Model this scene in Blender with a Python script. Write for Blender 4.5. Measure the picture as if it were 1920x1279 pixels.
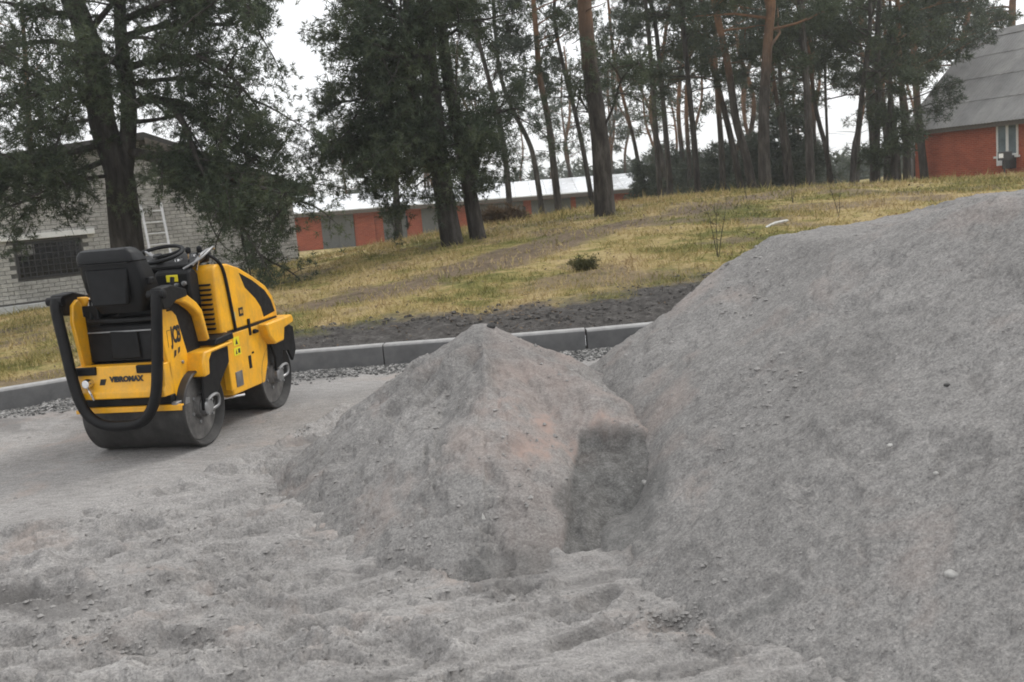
import bpy, math, random
import numpy as np
from mathutils import Vector, Matrix
R_ = math.radians
for o in list(bpy.data.objects): bpy.data.objects.remove(o)
SC = bpy.context.scene
COL = SC.collection
rng = np.random.default_rng(11)
random.seed(5)

# ------------------------------------------------------------------ camera
CAM_H, FPX = 1.6, 1866.67
PITCH, ROLL = R_(8.63), R_(5.0)
_F = np.array([0, math.cos(PITCH), -math.sin(PITCH)]); _u = np.array([0, math.sin(PITCH), math.cos(PITCH)]); _r = np.array([1.0, 0, 0])
_R = _r*math.cos(ROLL)-_u*math.sin(ROLL); _U = _r*math.sin(ROLL)+_u*math.cos(ROLL); _C = np.array([0, 0, CAM_H])
def ray(px, py): return _F+_R*(px-960)/FPX+_U*(639.5-py)/FPX
def gz(px, py, z=0.0):
    v = ray(px, py); return _C+v*((z-CAM_H)/v[2])
def gy(px, py, Y):
    v = ray(px, py); return _C+v*(Y/v[1])
cd = bpy.data.cameras.new('camera'); cam = bpy.data.objects.new('camera', cd); COL.objects.link(cam)
cd.sensor_width = 36; cd.lens = 35; cd.clip_start = .05; cd.clip_end = 2000
cam.matrix_world = Matrix(((_R[0], _U[0], -_F[0], 0), (_R[1], _U[1], -_F[1], 0), (_R[2], _U[2], -_F[2], CAM_H), (0, 0, 0, 1)))
cd.dof.use_dof = True; cd.dof.focus_distance = 6.2; cd.dof.aperture_fstop = 7.1
SC.camera = cam
# ------------------------------------------------------------------ world, sun, exposure
W = bpy.data.worlds.new('World'); SC.world = W; W.use_nodes = True
nt = W.node_tree; nt.nodes.clear()
SUN_EL, SUN_AZ = R_(50), R_(58)        # azimuth clockwise from +Y: the veiled sun stands ahead and to the right
sky = nt.nodes.new('ShaderNodeTexSky'); sky.sky_type = 'NISHITA'; sky.sun_disc = False
sky.sun_elevation = SUN_EL; sky.sun_rotation = SUN_AZ; sky.air_density = 1.2; sky.dust_density = 4.0; sky.ozone_density = 1.0
hs = nt.nodes.new('ShaderNodeHueSaturation'); hs.inputs['Saturation'].default_value = .12
mx = nt.nodes.new('ShaderNodeMix'); mx.data_type = 'RGBA'; mx.inputs[0].default_value = .8      # the closed cloud cover
mx.inputs[7].default_value = (9.8, 9.95, 10.2, 1)
bg = nt.nodes.new('ShaderNodeBackground'); bg.inputs['Strength'].default_value = .142
wo = nt.nodes.new('ShaderNodeOutputWorld')
nt.links.new(sky.outputs[0], hs.inputs['Color']); nt.links.new(hs.outputs[0], mx.inputs[6])
nt.links.new(mx.outputs[2], bg.inputs[0]); nt.links.new(bg.outputs[0], wo.inputs[0])
sl = bpy.data.lights.new('sun', 'SUN'); sl.energy = 1.25; sl.angle = R_(14); sl.color = (1, .97, .92)
so = bpy.data.objects.new('sun', sl); COL.objects.link(so)
sdir = Vector((math.sin(SUN_AZ)*math.cos(SUN_EL), math.cos(SUN_AZ)*math.cos(SUN_EL), math.sin(SUN_EL)))
so.rotation_euler = sdir.to_track_quat('Z', 'Y').to_euler(); so.location = (10, 6, 20)
SC.view_settings.view_transform = 'Standard'; SC.view_settings.look = 'None'
SC.view_settings.exposure = 0; SC.view_settings.gamma = 1; SC.view_settings.use_curve_mapping = False
SC.render.engine = 'CYCLES'
SC.cycles.use_denoising = True
SC.cycles.filter_width = 1.8
SC.cycles.volume_bounces = 1; SC.cycles.max_bounces = 6; SC.cycles.diffuse_bounces = 3; SC.cycles.transparent_max_bounces = 6

# ------------------------------------------------------------------ helpers
def _h(ix, iy, s):
    a = (ix.astype(np.int64)*374761393+iy.astype(np.int64)*668265263+s*1274126177) & 0xffffffff
    a = ((a ^ (a >> 13))*1274126177) & 0xffffffff
    a = a ^ (a >> 16)
    return (a & 0xffff)/65535.0
def vn(x, y, s=0):
    x = np.asarray(x, float); y = np.asarray(y, float)
    ix = np.floor(x); iy = np.floor(y); fx = x-ix; fy = y-iy
    fx = fx*fx*fx*(fx*(fx*6-15)+10); fy = fy*fy*fy*(fy*(fy*6-15)+10)
    a = _h(ix, iy, s); b = _h(ix+1, iy, s); c = _h(ix, iy+1, s); d = _h(ix+1, iy+1, s)
    return (a+(b-a)*fx)+((c+(d-c)*fx)-(a+(b-a)*fx))*fy
def fbm(x, y, o=4, s=0, g=.5):
    t = 0; a = 1; n = 0
    for k in range(o):
        t = t+a*(vn(x*2**k+k*17.3, y*2**k-k*9.1, s+k)-.5)*2; n += a; a *= g
    return t/n
def sm(a, b, x):
    t = np.clip((np.asarray(x, float)-a)/(b-a), 0, 1); return t*t*(3-2*t)

def mesh_np(name, v, f, mat=None, smooth=False, attrs=None):
    """v (n,3) array, f (m,k) array of equal-sized faces"""
    v = np.asarray(v, np.float32); f = np.asarray(f, np.int32); k = f.shape[1]
    me = bpy.data.meshes.new(name)
    me.vertices.add(len(v)); me.vertices.foreach_set('co', v.ravel())
    me.loops.add(f.size); me.loops.foreach_set('vertex_index', f.ravel())
    me.polygons.add(len(f)); me.polygons.foreach_set('loop_start', np.arange(0, f.size, k, dtype=np.int32))
    me.polygons.foreach_set('loop_total', np.full(len(f), k, np.int32))
    me.polygons.foreach_set('use_smooth', np.full(len(f), smooth, bool))
    me.update(calc_edges=True)
    for an, av in (attrs or {}).items():
        at = me.attributes.new(an, 'FLOAT', 'POINT'); at.data.foreach_set('value', np.asarray(av, np.float32))
    if mat: me.materials.append(mat)
    return me
def link(name, me, parent=None, loc=None, rz=0):
    o = bpy.data.objects.new(name, me); COL.objects.link(o)
    if parent: o.parent = parent
    if loc is not None: o.location = loc
    if rz: o.rotation_euler = (0, 0, rz)
    return o
def tag(o, label=None, cat=None, group=None, kind=None):
    if label: o['label'] = label
    if cat: o['category'] = cat
    if group: o['group'] = group
    if kind: o['kind'] = kind
    return o
def thing(name, label, cat, loc=(0, 0, 0), rz=0, group=None):
    o = link(name, None, None, loc, rz); o.empty_display_size = .2
    return tag(o, label, cat, group)

class MB:
    def __init__(s): s.v = []; s.f = []
    def add(s, vs, fs):
        n = len(s.v); s.v += [tuple(map(float, q)) for q in vs]; s.f += [tuple(i+n for i in q) for q in fs]; return s
    def box(s, a, b, M=None):
        (x0, y0, z0), (x1, y1, z1) = a, b
        vs = [(x0, y0, z0), (x1, y0, z0), (x1, y1, z0), (x0, y1, z0), (x0, y0, z1), (x1, y0, z1), (x1, y1, z1), (x0, y1, z1)]
        if M is not None: vs = [M @ Vector(q) for q in vs]
        return s.add(vs, [(0, 3, 2, 1), (4, 5, 6, 7), (0, 1, 5, 4), (1, 2, 6, 5), (2, 3, 7, 6), (3, 0, 4, 7)])
    def prism(s, poly, lo, hi, ax='x', taper=None):
        """poly of (a,b) pairs extruded along ax; for 'x' (y,z); for 'y' (x,z); for 'z' (x,y)"""
        n = len(poly)
        P = {'x': lambda a, b, c: (c, a, b), 'y': lambda a, b, c: (a, c, b), 'z': lambda a, b, c: (a, b, c)}[ax]
        area = sum(poly[i][0]*poly[(i+1) % n][1]-poly[(i+1) % n][0]*poly[i][1] for i in range(n))
        if (area < 0) != (ax == 'y'): poly = poly[::-1]
        vs = [P(a, b, lo) for a, b in poly]+[P(a, b, hi) for a, b in (taper or poly)]
        fs = [tuple(range(n))[::-1], tuple(range(n, 2*n))]+[(i, (i+1) % n, n+(i+1) % n, n+i) for i in range(n)]
        return s.add(vs, fs)
    def tube(s, pts, r, n=8, cap=True):
        pts = [Vector(p) for p in pts]; m = len(pts)
        rs = r if hasattr(r, '__len__') else [r]*m
        t0 = (pts[1]-pts[0]).normalized(); up = Vector((0, 0, 1)) if abs(t0.z) < .9 else Vector((1, 0, 0))
        nn = t0.cross(up).normalized(); vs = []
        for i in range(m):
            t = (pts[min(i+1, m-1)]-pts[max(i-1, 0)]).normalized()
            nn = (nn-t*nn.dot(t)).normalized(); bb = t.cross(nn)
            for k in range(n):
                a = 2*math.pi*k/n; vs.append(pts[i]+(nn*math.cos(a)+bb*math.sin(a))*rs[i])
        fs = [(i*n+k, i*n+(k+1) % n, (i+1)*n+(k+1) % n, (i+1)*n+k) for i in range(m-1) for k in range(n)]
        if cap: fs += [tuple(range(n))[::-1], tuple(range((m-1)*n, m*n))]
        return s.add(vs, fs)
    def lathe(s, prof, c=(0, 0, 0), n=40, ax='x'):
        vs = []
        for (h, r) in prof:
            for k in range(n):
                a = 2*math.pi*k/n; p, q = r*math.cos(a), r*math.sin(a)
                v = {'x': (h, p, q), 'y': (q, h, p), 'z': (p, q, h)}[ax]
                vs.append((v[0]+c[0], v[1]+c[1], v[2]+c[2]))
        m = len(prof)
        fs = [(i*n+k, i*n+(k+1) % n, (i+1)*n+(k+1) % n, (i+1)*n+k) for i in range(m-1) for k in range(n)]
        fs += [tuple(range(n))[::-1], tuple(range((m-1)*n, m*n))]
        return s.add(vs, fs)
    def build(s, name, mat, parent=None, bevel=0, smooth=False, seg=2, loc=None):
        me = bpy.data.meshes.new(name); me.from_pydata(s.v, [], s.f)
        import bmesh
        bm = bmesh.new(); bm.from_mesh(me); bmesh.ops.recalc_face_normals(bm, faces=bm.faces); bm.to_mesh(me); bm.free()
        me.materials.append(mat)
        if smooth:
            me.polygons.foreach_set('use_smooth', [True]*len(me.polygons))
            me.set_sharp_from_angle(angle=R_(40))
        o = link(name, me, parent, loc)
        if bevel:
            b = o.modifiers.new('bevel', 'BEVEL'); b.width = bevel; b.segments = seg; b.limit_method = 'ANGLE'; b.angle_limit = R_(35)
            me.polygons.foreach_set('use_smooth', [True]*len(me.polygons)); me.set_sharp_from_angle(angle=R_(50))
        return o

def curve3(pts, n=24):
    """Catmull-Rom through points"""
    P = [np.array(p, float) for p in pts]; P = [2*P[0]-P[1]]+P+[2*P[-1]-P[-2]]; out = []
    segs = len(P)-3
    for i in range(segs):
        for t in np.linspace(0, 1, max(2, n//segs), endpoint=False):
            a, b, c, d = P[i:i+4]
            out.append(.5*((2*b)+(-a+c)*t+(2*a-5*b+4*c-d)*t*t+(-a+3*b-3*c+d)*t**3))
    out.append(P[-2]); return out

class NT:
    def __init__(s, name):
        s.m = bpy.data.materials.new(name); s.m.use_nodes = True; s.t = s.m.node_tree; s.n = s.t.nodes
        s.b = s.n['Principled BSDF']; s.out = s.n['Material Output']
        tc = s.n.new('ShaderNodeTexCoord'); s.obj = tc.outputs['Object']
        s.pos = s.n.new('ShaderNodeNewGeometry').outputs['Position']
    def L(s, a, b): s.t.links.new(a, b)
    def noise(s, scale, detail=4, rough=.55, vec=None, stretch=None, dist=0):
        nz = s.n.new('ShaderNodeTexNoise'); nz.inputs['Scale'].default_value = scale; nz.inputs['Detail'].default_value = detail
        nz.inputs['Roughness'].default_value = rough; nz.inputs['Distortion'].default_value = dist
        v = vec or s.obj
        if stretch:
            mp = s.n.new('ShaderNodeMapping'); mp.inputs['Scale'].default_value = stretch; s.L(v, mp.inputs[0]); v = mp.outputs[0]
        s.L(v, nz.inputs['Vector']); return nz.outputs['Fac']
    def cells(s, scale):
        w = s.n.new('ShaderNodeTexVoronoi'); w.inputs['Scale'].default_value = scale; s.L(s.pos, w.inputs['Vector'])
        x = s.n.new('ShaderNodeSeparateXYZ'); s.L(w.outputs['Color'], x.inputs[0]); return x.outputs[0]
    def ramp(s, fac, stops):
        r = s.n.new('ShaderNodeValToRGB'); e = r.color_ramp.elements
        while len(e) < len(stops): e.new(.5)
        for q, (p, c) in zip(e, stops):
            q.position = p; q.color = (c, c, c, 1) if not hasattr(c, '__len__') else (*c, 1)
        s.L(fac, r.inputs[0]); return r.outputs[0]
    def mix(s, fac, a, b, mode='MIX'):
        m = s.n.new('ShaderNodeMix'); m.data_type = 'RGBA'; m.blend_type = mode
        for i, q in ((0, fac), (6, a), (7, b)):
            if hasattr(q, 'is_linked') or hasattr(q, 'links'): s.L(q, m.inputs[i])
            elif i == 0: m.inputs[0].default_value = q
            else: m.inputs[i].default_value = (*q, 1) if len(q) == 3 else q
        return m.outputs[2]
    def math(s, op, a, b=0.0, clamp=False):
        m = s.n.new('ShaderNodeMath'); m.operation = op; m.use_clamp = clamp
        for i, q in ((0, a), (1, b)):
            if hasattr(q, 'links'): s.L(q, m.inputs[i])
            else: m.inputs[i].default_value = q
        return m.outputs[0]
    def attr(s, name):
        a = s.n.new('ShaderNodeAttribute'); a.attribute_name = name; return a.outputs['Fac']
    def bump(s, h, strength=.5, dist=.01, prev=None):
        b = s.n.new('ShaderNodeBump'); b.inputs['Strength'].default_value = strength; b.inputs['Distance'].default_value = dist
        s.L(h, b.inputs['Height'])
        if prev: s.L(prev, b.inputs['Normal'])
        s.L(b.outputs[0], s.b.inputs['Normal']); return b.outputs[0]
    def set(s, col=None, rough=None, metal=None, spec=None):
        for k, q in (('Base Color', col), ('Roughness', rough), ('Metallic', metal), ('Specular IOR Level', spec)):
            if q is None: continue
            if hasattr(q, 'links'): s.L(q, s.b.inputs[k])
            else: s.b.inputs[k].default_value = (*q, 1) if hasattr(q, '__len__') else q
        return s

def plain(name, c, rough=.5, metal=0, var=.15, scale=12, dirt=None, bump=0, spec=None):
    t = NT(name); nz = t.noise(scale, 5, .6)
    lo = tuple(q*(1-var) for q in c); hi = tuple(min(1, q*(1+var)) for q in c)
    col = t.ramp(nz, [(.3, lo), (.7, hi)])
    if dirt:
        d = t.ramp(t.math('ADD', t.math('MULTIPLY', t.noise(6, 8, .75), .6), t.math('MULTIPLY', t.noise(14, 6, .7, None, (1, 1, .25)), .4)), [(.44, 0.0), (.66, dirt[1])]); col = t.mix(d, col, dirt[0])
    t.set(col, t.ramp(t.noise(scale*1.7, 3), [(.3, max(0, rough-.1)), (.7, min(1, rough+.1))]), metal, spec)
    if bump: t.bump(t.noise(scale*6, 4), bump, .003)
    return t.m

DUST = (.30, .285, .265)
M = {}
M['yellow'] = plain('yellow_paint', (.87, .425, .012), .38, var=.08, scale=5, dirt=((.34, .22, .075), .6))
M['black'] = plain('black_paint', (.0045, .0045, .005), .5, var=.2, dirt=((.022, .021, .02), .3), spec=.25)
M['rubber'] = plain('black_plastic', (.005, .0053, .006), .55, var=.2, dirt=((.018, .018, .018), .25), bump=.15, spec=.25)
M['vinyl'] = plain('black_vinyl', (.0055, .006, .007), .45, var=.15, bump=.2, spec=.32)
M['steel'] = plain('drum_steel', (.030, .029, .028), .55, .2, var=.35, scale=7, dirt=((.11, .105, .10), .6))
M['steel_face'] = plain('dusty_steel', (.10, .096, .092), .65, .1, var=.5, scale=9, dirt=(DUST, .6), bump=.2)
M['chrome'] = plain('bright_metal', (.62, .62, .62), .22, 1, var=.1)
M['grey_metal'] = plain('grey_metal', (.3, .3, .3), .4, .7, var=.2)
M['decal'] = plain('black_print', (.012, .012, .012), .5, var=.1)
M['warn'] = plain('yellow_sticker', (.78, .66, .02), .45, var=.05)
M['white'] = plain('white_paint', (.78, .78, .76), .5, var=.05, dirt=((.5, .48, .45), .3))
M['lens'] = plain('lamp_lens', (.75, .75, .75), .12, .3, var=.1)
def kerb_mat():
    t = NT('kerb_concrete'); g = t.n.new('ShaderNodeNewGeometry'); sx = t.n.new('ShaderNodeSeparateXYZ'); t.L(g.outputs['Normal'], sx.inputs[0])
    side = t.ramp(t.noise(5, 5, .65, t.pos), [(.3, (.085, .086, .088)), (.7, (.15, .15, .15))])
    top = t.ramp(t.noise(14, 5, .65, t.pos), [(.3, (.26, .255, .25)), (.7, (.40, .395, .385))])     # light from above painted in: pale dusty top, dark sides
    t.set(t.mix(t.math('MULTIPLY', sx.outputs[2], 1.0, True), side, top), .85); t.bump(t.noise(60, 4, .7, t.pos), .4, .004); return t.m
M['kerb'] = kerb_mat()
M['slate'] = None

# ------------------------------------------------------------------ terrain functions
KX = np.array([-12, -7, -5.5, -4.6, -3.6, -2, -.3, 1, 2.5, 6, 14, 40]); KY = np.array([3.5, 7.1, 8.5, 9.25, 9.72, 9.87, 9.68, 9.62, 9.75, 10.2, 11, 14])
_kf = np.linspace(-12, 40, 521); _ky = np.interp(_kf, KX, KY)
for _ in range(40): _ky[1:-1] = (_ky[:-2]+2*_ky[1:-1]+_ky[2:])/4
def kerb_y(x): return np.interp(x, _kf, _ky)

_ctl = [(p[0], p[1], p[2]) for p in [gy(*q) for q in (
    (1733, 354, 24), (1733, 352, 30), (1885, 341, 24), (1885, 338, 30), (1133, 392, 21), (850, 458, 19), (898, 447, 19), (700, 442, 24), (600, 468, 26), (565, 519, 28),
    (1433, 343, 30), (1250, 358, 27), (1600, 339, 32), (1732, 347, 40), (1885, 335, 36), (1340, 505, 11.8), (1000, 575, 11.4),
    (560, 602, 11.3), (1000, 470, 15.5), (1250, 432, 15.5), (700, 540, 13.5), (1600, 385, 16), (1500, 390, 20))]]
_ctl += [tuple(gz(0, 592, -.3)), tuple(gz(-300, 640, -.35)), tuple(gz(300, 555, -.28)), tuple(gz(100, 640, .02)), tuple(gz(400, 545, -.1))]
_ctl += [(x, float(kerb_y(x))+.12, .13) for x in (-7, -4.6, -2, 0, 2, 4, 8)]
_ctl += [(-20, 60, -1), (-5, 60, -1), (8, 60, -.9), (20, 60, .3), (40, 60, .6), (-40, 30, -.5), (-30, 110, -1.2), (30, 110, -.8), (0, 100, -1.2), (60, 110, 0), (-18, 35, -.6), (26, 20, .9), (14, 13, .6)]
_ctl = np.array(_ctl)
def _phi(d2): return np.where(d2 > 1e-9, d2*np.log(np.maximum(d2, 1e-9)), 0)
def _rbf(c):
    n = len(c); d2 = ((c[:, None, :2]-c[None, :, :2])**2).sum(-1)
    A = np.zeros((n+3, n+3)); A[:n, :n] = _phi(d2)+np.eye(n)*.6; A[:n, n] = 1; A[:n, n+1:] = c[:, :2]; A[n:, :n] = A[:n, n:].T
    w = np.linalg.solve(A, np.r_[c[:, 2], 0, 0, 0]); return w
_sc = np.array([20., 20.]); _c2 = _ctl.copy(); _c2[:, :2] /= _sc
_w = _rbf(_c2)
def bank_h0(x, y):
    x = np.asarray(x, float); y = np.asarray(y, float); sh = x.shape; q = np.stack([np.clip(x.ravel(), -45, 65)/_sc[0], np.clip(y.ravel(), 0, 115)/_sc[1]], 1)
    out = np.zeros(len(q))
    for i in range(0, len(q), 20000):
        s = q[i:i+20000]; d2 = ((s[:, None]-_c2[None, :, :2])**2).sum(-1)
        out[i:i+20000] = _phi(d2) @ _w[:-3]+_w[-3]+s @ _w[-2:]
    return out.reshape(sh)
def soil_w(x):   # width of the bare soil strip behind the kerb
    return np.interp(x, [-7, -4.5, -2.5, 0, 2, 5, 10], [.5, .55, 1.5, 1.7, 2.3, 2.3, 1.8])
def bank_h(x, y):
    s = y-kerb_y(x); h = bank_h0(x, y); h = .12+(h-.12)*sm(0, 1.2, s)
    h = np.where(s < 60, h, h)
    soil = 1-sm(soil_w(x)*.7, soil_w(x)*1.15, s)
    h = h+soil*sm(0.05, .5, s)*(.06*fbm(x*2.2, y*2.2, 5, 3)+.035*np.abs(fbm(x*7, y*7, 3, 5)))
    h = h+(1-soil)*(.05*fbm(x*.8, y*.8, 4, 8)+.02*fbm(x*3, y*3, 3, 9))*np.clip(1.2-np.maximum(y-30, 0)/40, .3, 1)
    return h

PEAK = gy(903, 606, 6.0)
CREST1 = [PEAK, gy(960, 640, 5.85), gy(1040, 690, 5.55), gy(1130, 752, 5.15), gy(1178, 785, 4.98)]
def ridge(x, y, crest, k, n=14, roll=.0):
    out = np.full(np.shape(x), -9.0)
    for a, b in zip(crest[:-1], crest[1:]):
        for t in np.linspace(0, 1, n):
            p = np.asarray(a)*(1-t)+np.asarray(b)*t
            d = np.hypot(x-p[0], y-p[1])
            out = np.maximum(out, p[2]-k*(np.sqrt(d*d+roll*roll)-roll))
    return out
def pile1_h(x, y):
    wx = x+.05*fbm(x*2.3, y*2.3, 3, 21); wy = y+.05*fbm(x*2.3, y*2.3, 3, 22)
    h = ridge(wx, wy, CREST1, .64, roll=.07)
    # left shoulder spur and front toe
    s1 = gy(700, 690, 5.9); s1[2] = min(s1[2], .42)
    h = np.maximum(h, ridge(wx, wy, [PEAK-np.array([0, 0, .03]), s1], .66, roll=.05))
    toe = gz(890, 940, .08); h = np.maximum(h, ridge(wx, wy, [PEAK-np.array([0, .0, .05]), gz(925, 800, .45), toe], .62, roll=.05))
    # gullies running down from the peak
    a = np.arctan2(x-PEAK[0], -(y-PEAK[1])); d = np.hypot(x-PEAK[0], y-PEAK[1])
    g = fbm(a*3.6+.4*fbm(x*3, y*3, 2, 31), d*.55, 3, 33)
    h = h+.05*g*sm(.05, .5, d)*sm(1.7, .9, d)
    # a slump scar left of the ridge
    sc = gz(830, 790, .38); e = np.exp(-(((x-sc[0])/.10)**2+((y-sc[1])/.28)**2)); h = h-.05*e
    # undercut, damp dug face at the right end
    q0 = gz(1095, 800, .40); q1 = gz(1205, 810, .36)
    mid = .5*(q0+q1)+np.array([.03, .07, 0]); du = np.array([q1[0]-q0[0], q1[1]-q0[1]]); du /= np.linalg.norm(du); dv = np.array([du[1], -du[0]])
    if dv[1] > 0: dv = -dv
    u = (x-mid[0])*du[0]+(y-mid[1])*du[1]; v = (x-mid[0])*dv[0]+(y-mid[1])*dv[1]
    wob = .03*fbm(u*9, v*5, 3, 44)
    inb = sm(-.22, -.16, u+wob)*sm(.38, .28, u+wob)*sm(.0, .05, v+wob*.8)*sm(1.0, .6, v)
    cut = .30-.40*np.maximum(v, 0)+.03*fbm(u*6, v*6, 4, 45)+.02*sm(.0, .05, fbm(u*4, v*7, 3, 46))
    h = h*(1-inb)+np.minimum(h, cut)*inb
    damp = sm(-.215, -.19, u+wob)*sm(.46, .34, u+wob*2)*sm(-.02, .04, v+wob)*sm(1.3, .8, v+wob*4)
    rgt = sm(.02, .2, a)*sm(1.9, 1.5, a)      # the flatter right-hand face
    h = h+.045*np.exp(-((a-.03)/.06)**2)*sm(.1, .35, d)*sm(1.15, .7, d)-.05*np.exp(-((a+.24)/.11)**2)*sm(.1, .35, d)*sm(1.05, .85, d)+.03*np.exp(-((a+.24)/.14)**2-((d-1.06)/.07)**2)
    h = h+.035*np.exp(-((a+.62)/.07)**2)*sm(.15, .4, d)*sm(1.3, .9, d)-.03*np.exp(-((a+.95)/.12)**2)*sm(.2, .45, d)*sm(1.2, .9, d)
    rel = sm(.12, .5, d)*(1-damp*.8)*(1-.6*rgt)*(1-.6*np.exp(-((a+.24)/.14)**2)*sm(1.1, .9, d))
    n1 = fbm(x*3.2, y*3.2, 4, 141); h = h+rel*.034*sm(-.02, .03, n1)-.017*rel
    n2 = fbm(a*5+.8*fbm(x*2, y*2, 2, 149), d*1.6, 4, 143); h = h+rel*.030*(1-np.abs(n2)*3).clip(-.5, 1)*sm(1.6, .7, d)
    n3 = fbm(x*7, y*7, 4, 145); h = h-rel*.026*sm(.10, .2, n3)+.006*fbm(x*26, y*26, 3, 147)
    h = h+.011*fbm(x*9, y*9, 4, 41)+.025*np.maximum(0, fbm(x*5, y*5, 3, 47)-.1)*sm(.15, .6, d)
    return h, damp
TOP2 = [(1.64, 6.0), (2.2, 4.95), (2.62, 3.95), (3.0, 2.9), (3.3, 1.6), (6.0, 1.4), (6.5, 7.6), (3.75, 7.25)]
def poly_dist(x, y, P):
    d = np.full(np.shape(x), 1e9); ins = np.zeros(np.shape(x), bool); n = len(P)
    for i in range(n):
        (x0, y0), (x1, y1) = P[i], P[(i+1) % n]; dx, dy = x1-x0, y1-y0
        t = np.clip(((x-x0)*dx+(y-y0)*dy)/(dx*dx+dy*dy), 0, 1); d = np.minimum(d, np.hypot(x-x0-t*dx, y-y0-t*dy))
        c = ((y0 > y) != (y1 > y)); xi = (x1-x0)*(y-y0)/((y1-y0) if y1 != y0 else 1e-9)+x0
        ins ^= c & (x < xi)
    return np.where(ins, -d, d)
def pile2_h(x, y):
    wx = x+.06*fbm(x*1.1, y*1.1, 3, 51); wy = y+.06*fbm(x*1.1, y*1.1, 3, 52)
    d = poly_dist(wx, wy, TOP2)
    top = 1.18+.10*sm(1.7, 3.6, x)+.11*sm(5.5, 4.9, y)+.022*fbm(x*1.6, y*1.6, 3, 53)+.06*np.exp(-((d+.12)/.12)**2)*sm(5.6, 4.8, y)
    k = .655+.05*fbm(x*.7, y*.7, 2, 55)
    h = np.where(d > 0, top-k*(np.sqrt(d*d+.0006)-.0245), top)
    c0 = gz(1165, 930, .08); h = h-.17*np.exp(-((x-c0[0])/.17)**2-((y-c0[1])/.42)**2)
    h = h-.15*np.exp(-((d+.42)/.20)**2)*sm(6.0, 5.3, y)
    # faint runnels down the slope (downslope is mainly -x)
    h = h+sm(.0, .3, d)*(.018*fbm((x*.38-y*.92)*4, (x*.92+y*.38)*1.0, 4, 57)+.014*fbm(x*6, y*6, 4, 58)+.02*np.maximum(0, fbm(x*9, y*9, 3, 59)-.25))
    h = h+.01*fbm(x*5, y*5, 3, 60)+.010*fbm(x*14, y*14, 3, 160)+.006*fbm(x*30, y*30, 3, 165)+.014*sm(.0, .04, fbm(x*2.1, y*2.1, 5, 161))*sm(0, .3, d)-.018*sm(.2, .32, fbm(x*4.5, y*4.5, 4, 166))
    return h

LIP = [gz(-300, 1090), gz(0, 1008), gz(150, 972), gz(330, 915), gz(440, 878), gz(520, 842), gz(640, 770)]
def lip_s(x, y):   # signed: positive on the loose side (towards the camera)
    px = np.array([q[0] for q in LIP]); py = np.array([q[1] for q in LIP]); return np.interp(x, px, py)-y
_dents = []
_r = random.Random(8)
for _ in range(150):
    y = _r.uniform(2.2, 7.4); x = _r.uniform(-.62*y-.3, .35*y); _dents.append((x, y, _r.uniform(.05, .13), _r.uniform(.5, 1), _r.uniform(-.5, .9), _r.uniform(.03, .07)))
HOLES = [(gz(45, 1120), .30, .12, .11), (gz(950, 1062), .17, .15, .10), (gz(1265, 1165), .09, .07, .07), (gz(185, 1215), .16, .06, .06), (gz(400, 1190), .12, .05, .04),
         (gz(880, 1075), .1, .06, .05), (gz(1400, 1180), .16, .10, .05)]
def ground_h(x, y):
    ls = lip_s(x, y); loose = sm(-.05, .12, ls+.10*fbm(x*2.5, y*2.5, 3, 71))
    sx, sy = x*.96+y*.28, y*.96-x*.28
    h = .006*fbm(x*1.3, y*1.3, 3, 61)
    st = fbm(sx*1.7, sy*6.0, 5, 62, .55)
    lo = .034*st+.022*fbm(x*1.2, y*1.2, 3, 63)+.010*fbm(sx*7, sy*16, 4, 64)+.012*np.maximum(0, fbm(sx*4, sy*9, 3, 65)-.15)
    lo = lo+.032*sm(-.02, .02, fbm(sx*1.3, sy*5.0, 5, 162, .45))-.034*sm(.14, .2, fbm(sx*2.2, sy*8.0, 4, 163))+.014*sm(.08, .12, fbm(sx*3.4, sy*10, 4, 167))+.007*fbm(x*24, y*30, 3, 164)
    lo = lo*.85*(1-.45*sm(-.2, .3, x))
    near = sm(9.5, 6.5, y)
    h = h+loose*lo*near+.045*np.exp(-((ls-.07)/.09)**2)*(.6+.8*vn(x*4, y*4, 66))*sm(-2.6, -2.0, -np.abs(x+2.2)+.0)
    h = h+(1-loose)*.008*fbm(x*4, y*9, 4, 67)*sm(9.5, 8, y)
    # roughness at the far left, between the roller and the kerb
    fl = sm(-2.9, -3.5, x)*sm(7.4, 7.9, y); h = h+fl*.035*fbm(x*4, y*4, 4, 68)
    for (cx, cy, rad, asp, ang, dep) in _dents:
        m = (np.abs(x-cx) < .5) & (np.abs(y-cy) < .5)
        if not m.any(): continue
        xx, yy = x[m]-cx, y[m]-cy; c, s = math.cos(ang), math.sin(ang)
        q = np.hypot((xx*c+yy*s)/(rad*1.7), (-xx*s+yy*c)/(rad*asp))
        h[m] += loose[m]*dep*(-np.exp(-q**6)*.8+.45*np.exp(-((q-1.35)/.3)**2)*(yy > -rad))
    for (c, a, b, dep) in HOLES:
        q = np.hypot((x-c[0])/a, (y-c[1])/b)+.35*fbm(x*7, y*7, 3, 73); h = h-dep*np.exp(-np.maximum(q, 0)**3)
    return h
def surf(x, y):    # height of whatever surface lies open at (x, y)
    x = np.atleast_1d(np.asarray(x, float)); y = np.atleast_1d(np.asarray(y, float))
    g = np.where(y < kerb_y(x), ground_h(x.copy(), y.copy()), bank_h(x, y))
    g = np.maximum(g, pile1_h(x, y)[0]); g = np.maximum(g, pile2_h(x, y)); return g

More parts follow.
